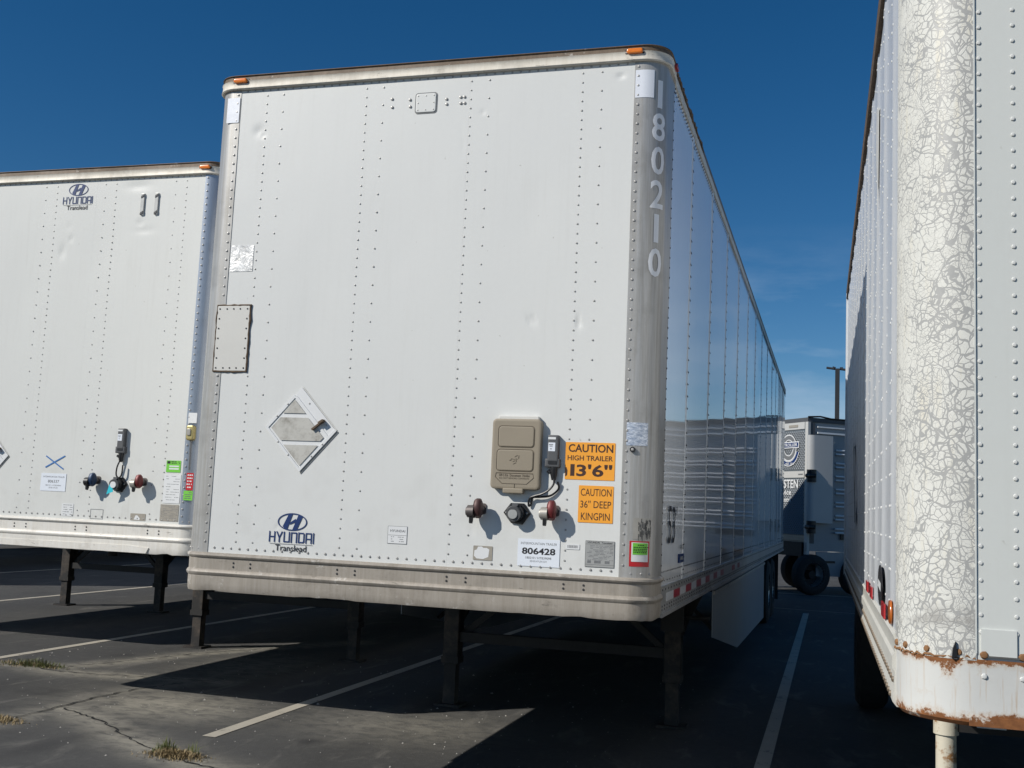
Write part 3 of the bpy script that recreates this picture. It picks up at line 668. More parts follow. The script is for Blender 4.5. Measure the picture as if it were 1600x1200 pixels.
wrapped('reflective_tape', -.035, .062, 3.785, 3.935, 'reflective_white'); sheet(main, 'reflective_tape', -1.245, -1.165, 3.787, 3.937, 'reflective_white', -.006)
wrapped('foil_label', -.022, .085, 1.967, 2.083, 'holo_tape'); wrapped('worn_label', .025, .125, 1.50, 1.607, 'dirty_silver', .0045)
m = MB(); f = wrap(0, 0, .0058); r_ = random.Random(3)
for i in range(60):
    s_, z_ = r_.uniform(.05, .12), r_.uniform(1.50, 1.595); h_ = r_.uniform(.004, .016); w_ = .0016
    m.add([f(s_-w_, z_-h_), f(s_+w_, z_-h_), f(s_+w_, z_+h_), f(s_-w_, z_+h_)], [(0, 1, 2, 3)])
stuff(m.build('worn_print', 'smudge_grey', main, 0))
ins = wrapped('inspection_sticker', .01, .115, 1.366, 1.492, 'label_red', .0045); wrapped('white_field', .020, .106, 1.39, 1.485, 'sticker_white', .0056, ins); wrapped('green_field', .026, .102, 1.425, 1.482, 'label_green', .0066, ins)
m = MB(); f = wrap(0, 0, .0072); r_ = random.Random(5)
for i, z_ in enumerate((1.472, 1.461, 1.452, 1.444, 1.436)):
    s_ = .030 if i else .050
    while s_ < (.098 if i else .08):
        w_ = r_.uniform(.004, .010); m.add([f(s_, z_-.0022), f(s_+w_, z_-.0022), f(s_+w_, z_+.0022), f(s_, z_+.0022)], [(0, 1, 2, 3)]); s_ += w_+.003
m.build('sticker_print', 'ink_black', ins, 0)
f = wrap(0, 0, .003); p = Vector(f(.012, 1.946)); m = MB(); m.tube([p, p+Vector((0, -.012, 0))], .014, 14); b_ = m.build('post_bolt', 'black_plastic', main); MB().dome(p+Vector((0, -.012, 0)), (0, -1, 0), .008, .005, 10).build('bolt_head', 'rivet_metal', b_)
# plates on the front
pl = MB().plate(-.003, 3.832, .118, .108, 0, -.007, .014, .003).build('cover_plate', 'front_white', main)
MB().plate(-.003, 3.832, .130, .120, .003, -.0028, .017).build('plate_seal', 'ink_grey', pl)
m = MB()
for a in (-.046, 0, .046):
    for b in (-.04, 0, .04):
        if a or b: m.dome((-.003+a, -.007, 3.832+b), (0, -1, 0), .004, .003)
m.build('plate_screws', 'rivet_metal', pl)
m = MB()
for x_, z_ in ((-.208, 3.868), (-.205, 3.82), (-.10, 3.857), (-.097, 3.817), (.116, 3.847), (.118, 3.818), (.198, 3.853), (.20, 3.818), (.22, 3.853), (.222, 3.818)): m.dome((x_, -.002, z_), (0, -1, 0), .009, .006)
stuff(m.build('plugged_holes', 'rivet_metal', main))
MB().plate(-1.08, 2.978, .145, .152, .002, -.004, .003).build('foil_patch', 'foil', main, 0)
pl = MB().plate(-1.104, 2.515, .205, .372, -.003, -.0085, .006, .001).build('repair_plate', 'plate_beige', main)
ring = densify([(-1.21, 2.325, 0, 0), (-.998, 2.325, 0, 0), (-.998, 2.705, 0, 0), (-1.21, 2.705, 0, 0), (-1.21, 2.325, 0, 0)], .02)
MB().tube([(x_+rng.gauss(0, .0012), -.005, z_+rng.gauss(0, .0012)) for x_, z_, _, _ in ring], [.0055*rng.uniform(.6, 1.3) for _ in ring], 7).build('sealant_bead', 'seal_brown', pl)
m = MB()
for i in range(7):
    for x_ in (-1.192, -1.016): m.dome((x_, -.0085, 2.345+i*.0565), (0, -1, 0), .0055, .004)
for i in range(3):
    for z_ in (2.345, 2.684): m.dome((-1.146+i*.042, -.0085, z_), (0, -1, 0), .0055, .004)
stuff(m.build('plate_rivets', 'rivet_dark', pl))
diamond_holder(main, -.634, 2.008, (.102, .112), (-.110, .118))
maker_logo(main, -.650, 1.500)
st = sheet(main, 'maker_sticker', -.085, .022, 1.415, 1.504, 'sticker_white'); MB().box(-.083, .02, -.0052, -.003, 1.457, 1.459).build('sticker_rule', 'ink_grey', st, 0)
text(st, 'sticker_print', 'HYUNDAI', -.03, 1.481, .013, 'ink_grey', -.0052, .02, 1, .085); print_lines(st, 'sticker_lines', -.07, .01, 1.42, 1.455, 3, -.0052, seed=4, hh=.003)
m = MB(); P_ = [(-.086, 1.414), (.023, 1.414), (.023, 1.505), (-.086, 1.505)]
for a, b in zip(P_, P_[1:]+P_[:1]): m.box(min(a[0], b[0])-.0008, max(a[0], b[0])+.0008, -.0048, -.002, min(a[1], b[1])-.0008, max(a[1], b[1])+.0008)
m.build('sticker_border', 'ink_grey', st, 0)
# document box
db = MB().plate(.612, 1.905, .262, .362, .004, -.042, .022, .008, 6).build('document_box', 'tan_plastic', main)
def groove(par, pts, y, w, mat='tan_dark'):
    MB().tube([(a, y, b) for a, b in pts], w, 6).build('lid_groove', mat, par)
def rr(cx, cz, w, h, r, n_=4):
    o = []
    for ax, az, a0 in ((1, 1, 0), (-1, 1, 90), (-1, -1, 180), (1, -1, 270)):
        for i in range(n_+1): a = R(a0+90*i/n_); o.append((cx+ax*(w/2-r)+r*math.cos(a), cz+az*(h/2-r)+r*math.sin(a)))
    return o+o[:1]
MB().plate(.612, 1.994, .188, .104, -.040, -.0455, .016, .003, 5).build('lid_field', 'tan_plastic', db); MB().plate(.610, 1.872, .192, .106, -.040, -.0455, .016, .003, 5).build('lid_field', 'tan_plastic', db)
groove(db, rr(.612, 1.994, .194, .110, .018), -.0422, .0016); groove(db, rr(.610, 1.872, .198, .112, .018), -.0422, .0016)
groove(db, [(.512, 1.806), (.708, 1.806), (.712, 1.785), (.676, 1.752), (.545, 1.752), (.508, 1.785), (.512, 1.806)], -.0424, .0018); groove(db, [(.612, 1.752), (.612, 1.732)], -.0424, .002)
text(db, 'box_print', 'HP-S Kit  Document  Holder', .611, 1.795, .013, 'tan_dark', -.0434, .01, 1, .165); text(db, 'box_print', 'DO NOT REMOVE CONTENTS', .609, 1.780, .008, 'tan_dark', -.0434, .0, 1, .16)
MB().plate(.605, 1.716, .108, .026, -.01, -.046, .005, .004).build('box_latch', 'tan_plastic', db); MB().plate(.617, 2.092, .215, .020, .002, -.032, .005, .003).build('box_hinge', 'plate_beige', db)
m = MB(); r_ = random.Random(9)
for i in range(9):
    a = r_.uniform(0, 6.28); x_, z_ = .615+r_.gauss(0, .016), 1.872+r_.gauss(0, .012); l = r_.uniform(.008, .022); m.bar((x_, -.0460, z_), (x_+math.cos(a)*l, -.0460, z_+math.sin(a)*l*.8), .002, .0024)
stuff(m.build('scorch_marks', 'tan_dark', db, 0))
telematics(main, .806, 1.838, 2.008, -.002, bez([(.818, -.028, 1.785), (.815, -.03, 1.755), (.79, -.03, 1.725), (.755, -.03, 1.705), (.72, -.026, 1.695), (.69, -.02, 1.68), (.685, -.014, 1.645), (.695, -.01, 1.65), (.705, -.016, 1.685), (.745, -.02, 1.69), (.80, -.014, 1.70), (.838, -.01, 1.735), (.835, -.02, 1.77)]))
# caution signs
c1 = sheet(main, 'caution_decal', .866, 1.123, 1.786, 1.976, 'caution_orange'); c2 = sheet(main, 'caution_decal', .942, 1.121, 1.572, 1.758, 'caution_orange')
text(c1, 'caution_lettering', 'CAUTION', .997, 1.946, .041, 'ink_brown', -.0055, .022, 1, .232); text(c1, 'caution_lettering', 'HIGH TRAILER', .995, 1.896, .026, 'ink_brown', -.0055, .016, 1, .235)
text(c1, 'caution_lettering', '1', .905, 1.834, .060, 'ink_brown', -.0055, .03, 1, .022); text(c1, 'caution_lettering', "3'6''", 1.018, 1.834, .062, 'ink_brown', -.0055, .028, 1, .185)
MB().poly([(.868, 1.80), (.878, 1.806), (.880, 1.83), (.874, 1.847), (.868, 1.848)], -.0045, -.0056).build('caution_lettering', 'ink_brown', c1, 0)
for b_, z_, w_ in (('CAUTION', 1.724, .158), ("36'' DEEP", 1.664, .158), ('KINGPIN', 1.603, .148)): text(c2, 'caution_lettering', b_, 1.032, z_, .037, 'ink_brown', -.0055, .004, 1, w_)
gladhand(main, .428, 1.606, 'gladhand_maroon', 'gladhand_grey'); socket(main, .624, 1.604); gladhand(main, .818, 1.611, 'gladhand_red', 'dirty_silver')
lt = sheet(main, 'torn_label', .395, .499, 1.354, 1.427, 'label_tan'); MB().poly([(.400, 1.375), (.415, 1.362), (.45, 1.360), (.478, 1.372), (.482, 1.41), (.468, 1.418), (.45, 1.417), (.44, 1.424), (.42, 1.422), (.415, 1.408), (.402, 1.402)], -.0045, -.0055).build('torn_spot', 'sticker_white', lt, 0)
bl = sheet(main, 'paper_notice', .634, .855, 1.338, 1.476, 'paper_white', -.0055)
text(bl, 'notice_lettering', 'INTERMOUNTAIN TRAILER', .745, 1.453, .0125, 'ink_grey', -.0068, .0, 1, .19); text(bl, 'notice_lettering', '806428', .745, 1.415, .034, 'ink_black', -.0068, .03, 1, .176)
text(bl, 'notice_lettering', '180210 / HTB39098', .745, 1.381, .0115, 'ink_grey', -.0068, .01, 1, .135); text(bl, 'notice_lettering', '2018 HYUN DV', .745, 1.364, .010, 'ink_grey', -.0068, 0, 1, .09)
bc = sheet(main, 'barcode_sticker', .885, .957, 1.434, 1.462, 'sticker_white'); m = MB(); r_ = random.Random(2); x_ = .895
while x_ < .946: w_ = r_.uniform(.0008, .003); m.box(x_, x_+w_, -.0052, -.0035, 1.441, 1.455); x_ += w_+r_.uniform(.0008, .003)
m.build('barcode_print', 'ink_grey', bc, 0)
vp = sheet(main, 'vehicle_plate', .987, 1.136, 1.352, 1.483, 'plate_grey', -.0045); print_lines(vp, 'plate_print', .995, 1.13, 1.385, 1.462, 11, -.0056, 'ink_grey', .0026, 6, .75)
text(vp, 'plate_lettering', 'HYUNDAI  Translead', 1.061, 1.474, .009, 'ink_black', -.0056, .02, 1, .125); m = MB()
for a, b in ((.999, 1.018), (1.034, 1.068), (1.088, 1.113)): m.box(a, b, -.0056, -.004, 1.371, 1.385)
m.build('plate_codes', 'ink_grey', vp, 0)
m = MB()
for a, b, c_, d_ in ((.9875, 1.1355, 1.4815, 1.4828), (.9875, 1.1355, 1.3522, 1.3535), (.9873, .9886, 1.3536, 1.4814), (1.1346, 1.1359, 1.3536, 1.4814), (.9887, 1.1345, 1.364, 1.365), (.9887, 1.1345, 1.465, 1.466)): m.box(a, b, -.0056, -.004, c_, d_)
m.build('plate_border', 'ink_black', vp, 0)
# right side: length figure, label, reflective tape, skirt
def side_text(parent, name, body, yc, zc, h, mat, width, x=W+.006):
    t2, f2 = text2d(body, h, .004, 1, width); return MB().add([(x, yc+u, zc+v) for u, v in t2], f2).build(name, mat, parent, 0)
for b_, y_, z_, h_, w_ in (('5', .585, 1.575, .205, .115), ('3', .745, 1.575, .205, .115), ("'", .855, 1.655, .05, .03)): side_text(main, 'length_figure', b_, y_, z_, h_, 'ink_black', w_)
sl = MB().box(W, W+.006, 1.0, 1.22, 1.355, 1.405).build('side_sticker', 'navy', main, 0); MB().box(W+.004, W+.0072, 1.06, 1.16, 1.37, 1.39).build('sticker_field', 'plate_grey', sl, 0)
side_text(main, 'side_figure', 'A-103', 1.12, 1.445, .03, 'ink_black', .16)
y_ = .52; k = 0
while y_ < 5.6:
    if y_ < 3.6 or 4.4 < y_: MB().box(W+.004, W+.0085, y_, y_+.27, 1.168, 1.212).build('tape_segment', 'tape_white' if k % 2 == 0 else 'tape_red', main, 0)
    y_ += .272; k += 1
for sd in (-1, 1):
    x_ = sd*(W-.03); m = MB(); pts = [(3.27, 1.085), (3.30, .705), (5.75, .37), (10.1, .31), (10.0, 1.085)]
    m.loft([[(x_+sd*.006*k_, y, z) for y, z in pts] for k_ in (0, 1)]); sk = m.build('side_skirt', 'skirt_white', main, 0)
    for yb in (4.2, 6.2, 8.2): MB().bar((x_-sd*.01, yb, .6), (x_-sd*.5, yb, 1.1), .03, .03).build('skirt_strut', 'dark_steel', sk)
    p = MB(); p.box(*sorted((x_+sd*.006, x_+sd*.02)), 3.28, 10.0, 1.03, 1.06); p.build('skirt_rail', 'side_rail_aluminium', sk, 0)
landing_gear(main, (-.82, 1.0), 3.3, 1.12)
for y_ in (12.75, 13.98):
    MB().tube([(-1.0, y_, .5), (1.0, y_, .5)], .065, 14).build('axle', 'dark_steel', main)
    for sd in (-1, 1): wheel_pair(main, sd*1.10, y_, sd)
for sd in (-1, 1): MB().box(sd*.52-.05, sd*.52+.05, 11.8, 15.2, .72, 1.12).build('slider_rail', 'dark_steel', main, 0)
for sd in (-1, 1): MB().box(sd*1.0-.27, sd*1.0+.27, 14.8, 14.812, .25, 1.06).build('mud_flap', 'rubber', main, 0)
m = MB(); m.box(-1.1, 1.1, 15.36, 15.44, .52, .62); m.box(-.75, -.66, 15.36, 15.44, .62, 1.12); m.box(.66, .75, 15.36, 15.44, .62, 1.12); m.build('rear_guard', 'dark_steel', main, 0)
m = MB(); m.plate(0, 4.028, .07, .03, 0, -.018, .012, .005); lm = m.build('marker_lamp', 'red_lens', main); lm.matrix_local = Matrix.Translation((W+.018, .22, 0)) @ Matrix.Rotation(R(90), 4, 'Z')
# peeling sealant along the right roof edge
m = MB(); pts = []; y_ = .2
while y_ < 1.7: pts.append((W+.008+rng.uniform(0, .004), y_, 4.045+rng.uniform(-.01, .012))); y_ += .03
m.tube(pts, [rng.uniform(.003, .011) for _ in pts], 6); stuff(m.build('peeling_sealant', 'seal_brown', main))

# ---- the trailer on the left --------------------------------------------------------------------------------------
left = thing('box_trailer', 'white box trailer on the left with blue X mark and maker emblem at the top', 'trailer', (-3.56, 1.55, 0), 0, 'box trailers parked in a row')
OL = dict(W=1.32, S=1.2, Rc=.11, ys=.3, L=15.5, zb=1.18, zpb=1.405, zpt=4.02, zt=4.112, res=.02, seed=5.0, front='left_white', post='left_aluminium', rail='front_rail_white', lip=1.8, cross=20, side='side_gloss',
    seams=[.3]+[.02+1.19*k for k in range(1, 14)], rivets=True, cols=[(-.115, -.22), (.423, .325), (1.042, .948)],
    dents=[(-.02, 3.45, .02, .05, .006, 0), (.05, 3.55, .012, .02, .005, 0), (.02, 3.65, .01, .02, .004, 0), (.66, 3.66, .03, .02, .004, 0), (.62, 3.95, .1, .03, .004, 0), (.7, 3.6, .08, .02, .003, 0), (.3, 3.45, .2, .3, .004, 0), (-.3, 3.2, .2, .4, .004, 0)])
van(left, OL)
maker_logo(left, .080, 3.942, 1.0)
for x_ in (.672, .795):
    b_ = MB().plate(x_, 3.803, .030, .168, 0, -.012, .003, .002).build('bracket_bar', 'plate_grey', left); m = MB(); m.poly([(x_-.012, 3.865), (x_+.012, 3.88), (x_+.012, 3.864), (x_-.012, 3.85)], -.010, -.016); m.poly([(x_-.012, 3.735), (x_+.012, 3.75), (x_+.012, 3.73), (x_-.012, 3.72)], -.010, -.016); m.build('bar_slots', 'rivet_dark', b_, 0)
telematics(left, .675, 1.90, 2.09, -.004, bez([(.681, -.03, 1.85), (.665, -.035, 1.80), (.66, -.03, 1.745), (.68, -.025, 1.725), (.705, -.03, 1.75), (.71, -.03, 1.82)]))
gladhand(left, .480, 1.690, 'gladhand_blue', 'black_plastic'); so_ = socket(left, .672, 1.678, 'sticker_white'); gladhand(left, .878, 1.690, 'gladhand_red', 'dirty_silver')
MB().loft([[(.622+a, y, z) for a, z in ((-.01, 1.60), (.045, 1.62), (.03, 1.685), (.012, 1.68))] for y in (-.06, -.062)]).build('plastic_tag', 'teal_tag', left, 0)
m = MB(); m.bar((.008, -.004, 1.868), (.172, -.004, 1.772), .0014, .010); m.bar((.01, -.0044, 1.782), (.178, -.0044, 1.872), .0014, .010); m.build('crayon_cross', 'crayon_blue', left, 0)
nl = sheet(left, 'paper_notice', -.02, .205, 1.605, 1.738, 'paper_white', -.005)
text(nl, 'notice_lettering', 'INTERMOUNTAIN TRAILER', .095, 1.712, .012, 'ink_grey', -.0063, .0, 1, .19); text(nl, 'notice_lettering', '806337', .095, 1.678, .022, 'ink_grey', -.0063, .01, 1, .10); text(nl, 'notice_lettering', '180121 / HTB39041', .095, 1.648, .010, 'ink_grey', -.0063, 0, 1, .14); text(nl, 'notice_lettering', '2018 HYUN', .095, 1.63, .010, 'ink_grey', -.0063, 0, 1, .08)
sm = sheet(left, 'small_sticker', .188, .292, 1.425, 1.518, 'sticker_white'); print_lines(sm, 'sticker_print', .195, .285, 1.43, 1.515, 5, -.0053, seed=12)
m = MB()
for a, b, c_, d_ in ((.443, .553, 1.484, 1.486), (.443, .553, 1.415, 1.417), (.443, .445, 1.4171, 1.4839), (.551, .553, 1.4171, 1.4839)): m.box(a, b, -.004, -.001, c_, d_)
m.build('sticker_outline', 'ink_grey', left, 0)
gs = sheet(left, 'green_sticker', 1.06, 1.179, 1.78, 1.866, 'label_green'); MB().box(1.085, 1.165, -.0056, -.003, 1.80, 1.811).build('sticker_field', 'sticker_white', gs, 0); MB().box(1.085, 1.165, -.0056, -.003, 1.819, 1.829).build('sticker_field', 'sticker_white', gs, 0)
MB().box(1.066, 1.092, -.0056, -.003, 1.842, 1.861).build('sticker_symbol', 'ink_black', gs, 0); print_lines(gs, 'sticker_print', 1.097, 1.172, 1.84, 1.862, 2, -.0056, 'ink_black', .006, 8, .9)
wp = sheet(left, 'white_sticker', 1.05, 1.19, 1.555, 1.765, 'sticker_white'); print_lines(wp, 'sticker_print', 1.06, 1.18, 1.57, 1.76, 10, -.0052, 'ink_grey', .003, 3, .6)
lv = sheet(left, 'vehicle_plate', 1.038, 1.19, 1.425, 1.545, 'label_tan', -.0045); print_lines(lv, 'plate_print', 1.045, 1.185, 1.43, 1.54, 10, -.0056, 'ink_grey', .003, 16, .6)
tn = sheet(left, 'torn_label', .79, .918, 1.418, 1.469, 'label_tan'); MB().poly([(.82, 1.425), (.87, 1.422), (.872, 1.435), (.85, 1.455), (.835, 1.456)], -.0045, -.0056).build('torn_spot', 'sticker_white', tn, 0)
diamond_holder(left, -.55, 1.865, (.102, .112), (-.110, .118))
sheet(left, 'post_sticker', 1.215, 1.285, 2.143, 2.218, 'sticker_white', -.007)
pr = MB().plate(1.252, 2.07, .062, .11, 0, -.035, .018, .008).build('liftgate_plug', 'brass', left); MB().plate(1.247, 2.075, .03, .05, -.034, -.043, .008, .003).build('plug_cap', 'dirty_silver', pr); MB().tube([(1.255, -.015, 2.02), (1.258, -.014, 1.80)], .007, 8).build('cable', 'ink_grey', pr)
rs = sheet(left, 'red_sticker', 1.238, 1.295, 1.655, 1.78, 'label_red', -.008); print_lines(rs, 'sticker_print', 1.243, 1.29, 1.665, 1.775, 5, -.0092, 'sticker_white', .009, 5, .8)
g2 = sheet(left, 'green_sticker', 1.224, 1.298, 1.582, 1.65, 'label_green', -.008); print_lines(g2, 'sticker_print', 1.232, 1.29, 1.59, 1.645, 4, -.0092, 'ink_grey', .005, 25, .8)
landing_gear(left, (-.79, 1.03), 3.6, 1.2)
for y_ in (12.75, 13.98):
    MB().tube([(-1.0, y_, .5), (1.0, y_, .5)], .065, 14).build('axle', 'dark_steel', left)
    for sd in (-1, 1): wheel_pair(left, sd*1.10, y_, sd)
m = MB(); m.poly([(-1.18, 1.19), (.95, 1.185), (.97, 1.225), (.80, 1.237), (-1.18, 1.232)], -.004, -.012); m.build('bent_rail_strip', 'front_rail_white', left, 0)

# ---- trailers further left, seen beneath nearer ones; the farthest added to shade the ground -----------------------------------------------------
for (x_, y0_, lx, ly, lab) in ((-7.32, 3.9, (-.89, .63), 4.0, 'third box trailer, its legs and underside seen beneath the left trailer'), (-14.9, 7.4, (-.9, .9), 3.5, 'fourth box trailer beyond the empty stall, its side glimpsed beneath the left trailer'), (-18.7, 8.2, (-.9, .9), 3.5, 'farthest box trailer at the left end of the row, added to darken the ground')):
    t = thing('box_trailer', lab, 'trailer', (x_, y0_, 0), 0, 'box trailers parked in a row')
    O2 = dict(OL); O2.update(rivets=False, res=.3, seed=8.0, cross=8, lip=1.0, dents=[], rail='front_rail'); van(t, O2); landing_gear(t, lx, ly, 1.2)
    for y_ in (12.75, 13.98):
        MB().tube([(-1.0, y_, .5), (1.0, y_, .5)], .065, 14).build('axle', 'dark_steel', t)
        for sd in (-1, 1): wheel_pair(t, sd*1.10, y_, sd)

rear_t = thing('box_trailer', 'unseen short box trailer added behind the middle trailer to shade the silver one', 'trailer', (-.86, 15.95, 0), 0, 'box trailers parked in a row')  # hidden from the camera; added and sized to cast shade on the silver trailer
O3 = dict(O2); O3.update(L=3.07, seams=[.3, 1.21, 2.14, 3.07], cross=0); van(rear_t, O3); landing_gear(rear_t, (-.9, .9), 1.0, 1.2, braces=False)
for sd in (-1, 1): wheel_pair(rear_t, sd*1.10, 2.3, sd)
MB().tube([(-1.0, 2.3, .5), (1.0, 2.3, .5)], .065, 14).build('axle', 'dark_steel', rear_t)

# ---- the old trailer on the right ---------------------------------------------------------------------------------
old = thing('old_trailer', 'old white trailer at the right edge with cracked corner paint and rusty nose', 'trailer', (2.37+1.30, -2.05, 0), R(.33))
OW, OR, OS, OY, OLn = 1.30, .2, 1.1, .2, 8.7
ZB, ZP = 1.075, 1.256
ztop = lambda y: 3.74+.33*max(0, y)/OLn
# nose corner caps with the cracked paint
for sd in (-1, 1):
    P = [(sd*(OW-OR+OR*math.cos(R(270+7.5*i))), OR+OR*math.sin(R(270+7.5*i)), sd*math.cos(R(270+7.5*i)), math.sin(R(270+7.5*i))) for i in range(13)]
    if sd < 0: P = P[::-1]
    MB().loft([[(x+a*oo, y+b*oo, z) for oo, z in ((.004, ZP), (.004, 3.72), (-.01, 3.72), (-.01, ZP))] for x, y, a, b in P]).build('corner_cap', 'cracked_paint', old)
res = .03
for x0, x1, nm in ((-OS, -.38, 0), (-.38, .38, 1), (.38, OS, 2)):
    nx_, nz_ = int((x1-x0)/res), int((3.72-ZP)/res); vs = []
    for j in range(nz_+1):
        for i in range(nx_+1):
            x, z = x0+(x1-x0)*i/nx_, ZP+(3.72-ZP)*j/nz_; vs.append((x, .0015*mnoise.noise(Vector((x*2, z*1.2, 9)))-.001*(nm == 1), z))
    MB().add(vs, [(j*(nx_+1)+i, j*(nx_+1)+i+1, (j+1)*(nx_+1)+i+1, (j+1)*(nx_+1)+i) for j in range(nz_) for i in range(nx_)]).build('front_panel', 'right_white', old, 60)
m = MB()
for x_ in (-OS+.012, -OS+.105): rivet_line(m, (x_, -.001, ZP+.08), (x_, -.001, 3.7), .0485, (0, -1, 0), .0068, .0036)
for x_ in (-.6, -.5, -.0, .1, .6, .7): rivet_line(m, (x_, -.001, ZP+.08), (x_, -.001, 3.7), .0485, (0, -1, 0), .0075, .0055)
stuff(m.build('front_rivets', 'rivet_white', old))
MB().box(-OS-.003, -OS+.001, -.005, .002, ZP+.02, 3.72).build('seam_strip', 'right_white', old, 0)
m = MB(); m.box(-OS+.012, -OS+.105, -.006, 0, 1.27, 1.345); m.build('patch_strip', 'right_white', old, 0); MB().box(-OS+.02, -OS+.125, -.009, -.006, 1.268, 1.272).build('dark_gap', 'smudge_grey', old, 0)
m = MB(); rivet_line(m, (-OS+.02, -.004, ZP+.018), (OS, -.004, ZP+.018), .098, (0, -1, 0), .012, .008)
for a in (12, 38, 62, 80): (x, y), (a_, b_) = on_path(OW+.004, OR, a); m.dome((-x, y, ZP+.02), (-a_, b_, 0), .011, .008)
stuff(m.build('rusty_bolts', 'rust', old)); m = MB(); rivet_line(m, (-OS+.02, -.003, 1.215), (OS, -.003, 1.215), .098, (0, -1, 0), .009, .006); stuff(m.build('nose_bolts', 'rivet_white', old))
P = densify(arc_path(OW, OR, OY+.02, OY+.02), .06)
nose = sweep(P, [(-.03, ZP+.004), (.003, ZP+.004), (.004, ZP-.004), (.002, ZP-.012), (.002, ZB+.03), (.0, ZB+.012), (-.012, ZB), (-.05, ZB-.002)], lambda k, x, y, o_, z: (o_, z+.004*mnoise.noise(Vector((x*5, y*5, 2)))*(z < ZB+.02))).build('nose_rail', 'rusty_white', old)
m = MB(); m.box(-OS-.02, OS, -.006, -.001, ZB+.002, ZB+.028); m.build('nose_lip', 'rusty_white', nose, 0)
m = MB(); pts = []; a = 0
for i in range(34):
    (x, y), (a_, b_) = on_path(OW+.004, OR, 88-i*88/33); pts.append((-x+rng.gauss(0, .001), y-.001, ZP+.004+rng.gauss(0, .003)))
m.tube(pts, [rng.uniform(.002, .005) for _ in pts], 6); m.build('rusted_edge', 'rust', nose)
m = MB(); m.poly([(-1.165, ZP+.002), (-1.15, ZP+.008), (-1.155, ZP+.05), (-1.162, ZP+.03)], -.004+.03, -.006); m.build('torn_edge', 'black_plastic', old, 0)
# sides: sheet and post with vertical ribs
for sd in (-1, 1):
    m = MB(); rings = []; y = OY; prof = []
    while y < OLn:
        prof += [(y, 0), (y+.22, 0), (y+.235, .005), (y+.345, .005), (y+.36, 0)]; y += .60
    prof.append((OLn, 0))
    prof = [p for p in prof if p[0] <= OLn]
    m.loft([[(sd*(OW+d), y, z if z < 3 else ztop(y)) for z in (ZP-.02, 3.7)] for y, d in prof], False); m.build('side_wall', 'old_side_white', old, 20)
    MB().box(*sorted((sd*(OW-.05), sd*(OW-.012))), OY, OLn, ZP-.1, 3.70).build('side_backing', 'plain_white', old, 0)
    k_ = [(y, z) for y, z in ((OY, 0), (OLn, 0))]
    m = MB(); pf = [(-.03, .085), (.004, .085), (.012, .078), (.006, .065), (.006, .025), (.014, .015), (.014, -.02), (.006, -.03), (.006, -.085), (.012, -.095), (.012, -.12), (.0, -.135), (-.03, -.135)]
    m.loft([[(sd*(OW+o_), y, 1.215+dz) for o_, dz in pf] for y in (OY, OLn*.15, OLn*.3, OLn*.6, OLn)]); lr = m.build('lower_rail', 'beige_rail', old)
    m = MB(); y = OY+.05
    while y < OLn-.1: m.dome((sd*(OW+.006), y, 1.155), (sd, 0, 0), .010, .008); m.dome((sd*(OW+.012), y+.03, 1.108), (sd, 0, 0), .010, .008); y += .085
    stuff(m.build('rail_bolts', 'rivet_bronze', lr))
    m = MB(); m.loft([[(sd*(OW+o_), y, ztop(y)+dz) for o_, dz in ((-.04, .03), (.016, .03), (.022, .02), (.016, 0), (.02, -.05), (-.04, -.05))] for y in (OY, OLn)]); trl = m.build('top_rail', 'seal_brown', old)
    m = MB(); N = (sd, 0, 0); y = OY
    while y < OLn-.3:
        for dy, d in ((.05, 0), (.255, .005), (.325, .005)): rivet_line(m, (sd*(OW+d), y+dy, ZP+.12), (sd*(OW+d), y+dy, ztop(y)-.08), .105, N, .006, .0028)
        y += .60
    stuff(m.build('side_rivets', 'rivet_white', old))
def oside(name, y0, y1, z0, z1, mat, d=.013): return MB().box(-OW-d, -OW-d+.006, y0, y1, z0, z1).build(name, mat, old, 0)
for y0 in (.66, 1.72, 2.2): oside('tape_segment', y0, y0+.20, 1.302, 1.352, 'tape_red', .016)
m = MB(); m.plate(0, 1.345, .11, .075, 0, -.008, .036, .004, 6); lm = m.build('side_marker_lamp', 'amber_dull', old); lm.matrix_local = Matrix.Translation((-OW-.004, .42, 0)) @ Matrix.Rotation(R(-90), 4, 'Z')
def oval(y, z, a, b, d): return [(-OW-d, y+a*math.cos(2*math.pi*i/28), z+b*math.sin(2*math.pi*i/28)) for i in range(28)]
em = MB().loft([oval(1.0, 1.40, .16, .075, .011), oval(1.0, 1.40, .16, .075, .014)]).build('oval_emblem', 'ink_black', old, 0); MB().add([(-OW-.0155, 1.0+a, 1.40+b) for a, b in ((-.10, -.02), (.10, -.008), (.10, .02), (-.10, .012))], [(0, 1, 2, 3)]).build('emblem_band', 'sticker_white', em, 0)
m = MB(); r_ = random.Random(4)
m.add([(-OW-.0135, 4.5+a, 1.62+b) for a, b in ((0, 0), (.25, .02), (.7, .50), (.8, .62), (.55, .55), (.42, .30), (.25, .36), (.2, .2))], [tuple(range(8))]); m.build('side_lettering', 'ink_black', old, 0)
MB().box(-OW-.02, -OW, OLn-.04, OLn+.03, 1.1, ztop(OLn)+.02).build('rear_post', 'old_side_white', old, 0); MB().box(OW, OW+.02, OLn-.04, OLn+.03, 1.1, ztop(OLn)).build('rear_post', 'old_side_white', old, 0)
m = MB(); m.loft([[(x, y, ztop(y)+.028) for x in (-OW+.02, OW-.02)]+[(x, y, ztop(y)+.012) for x in (OW-.02, -OW+.02)] for y in (.05, OLn)]); m.build('roof', 'plain_white', old, 0)
MB().box(-OW+.02, OW-.02, OLn-.01, OLn+.02, 1.12, 4.05).build('rear_door', 'plain_white', old, 0); MB().box(-OW+.04, OW-.04, .08, OLn-.02, 1.13, 1.2).build('floor', 'dark_steel', old, 0)
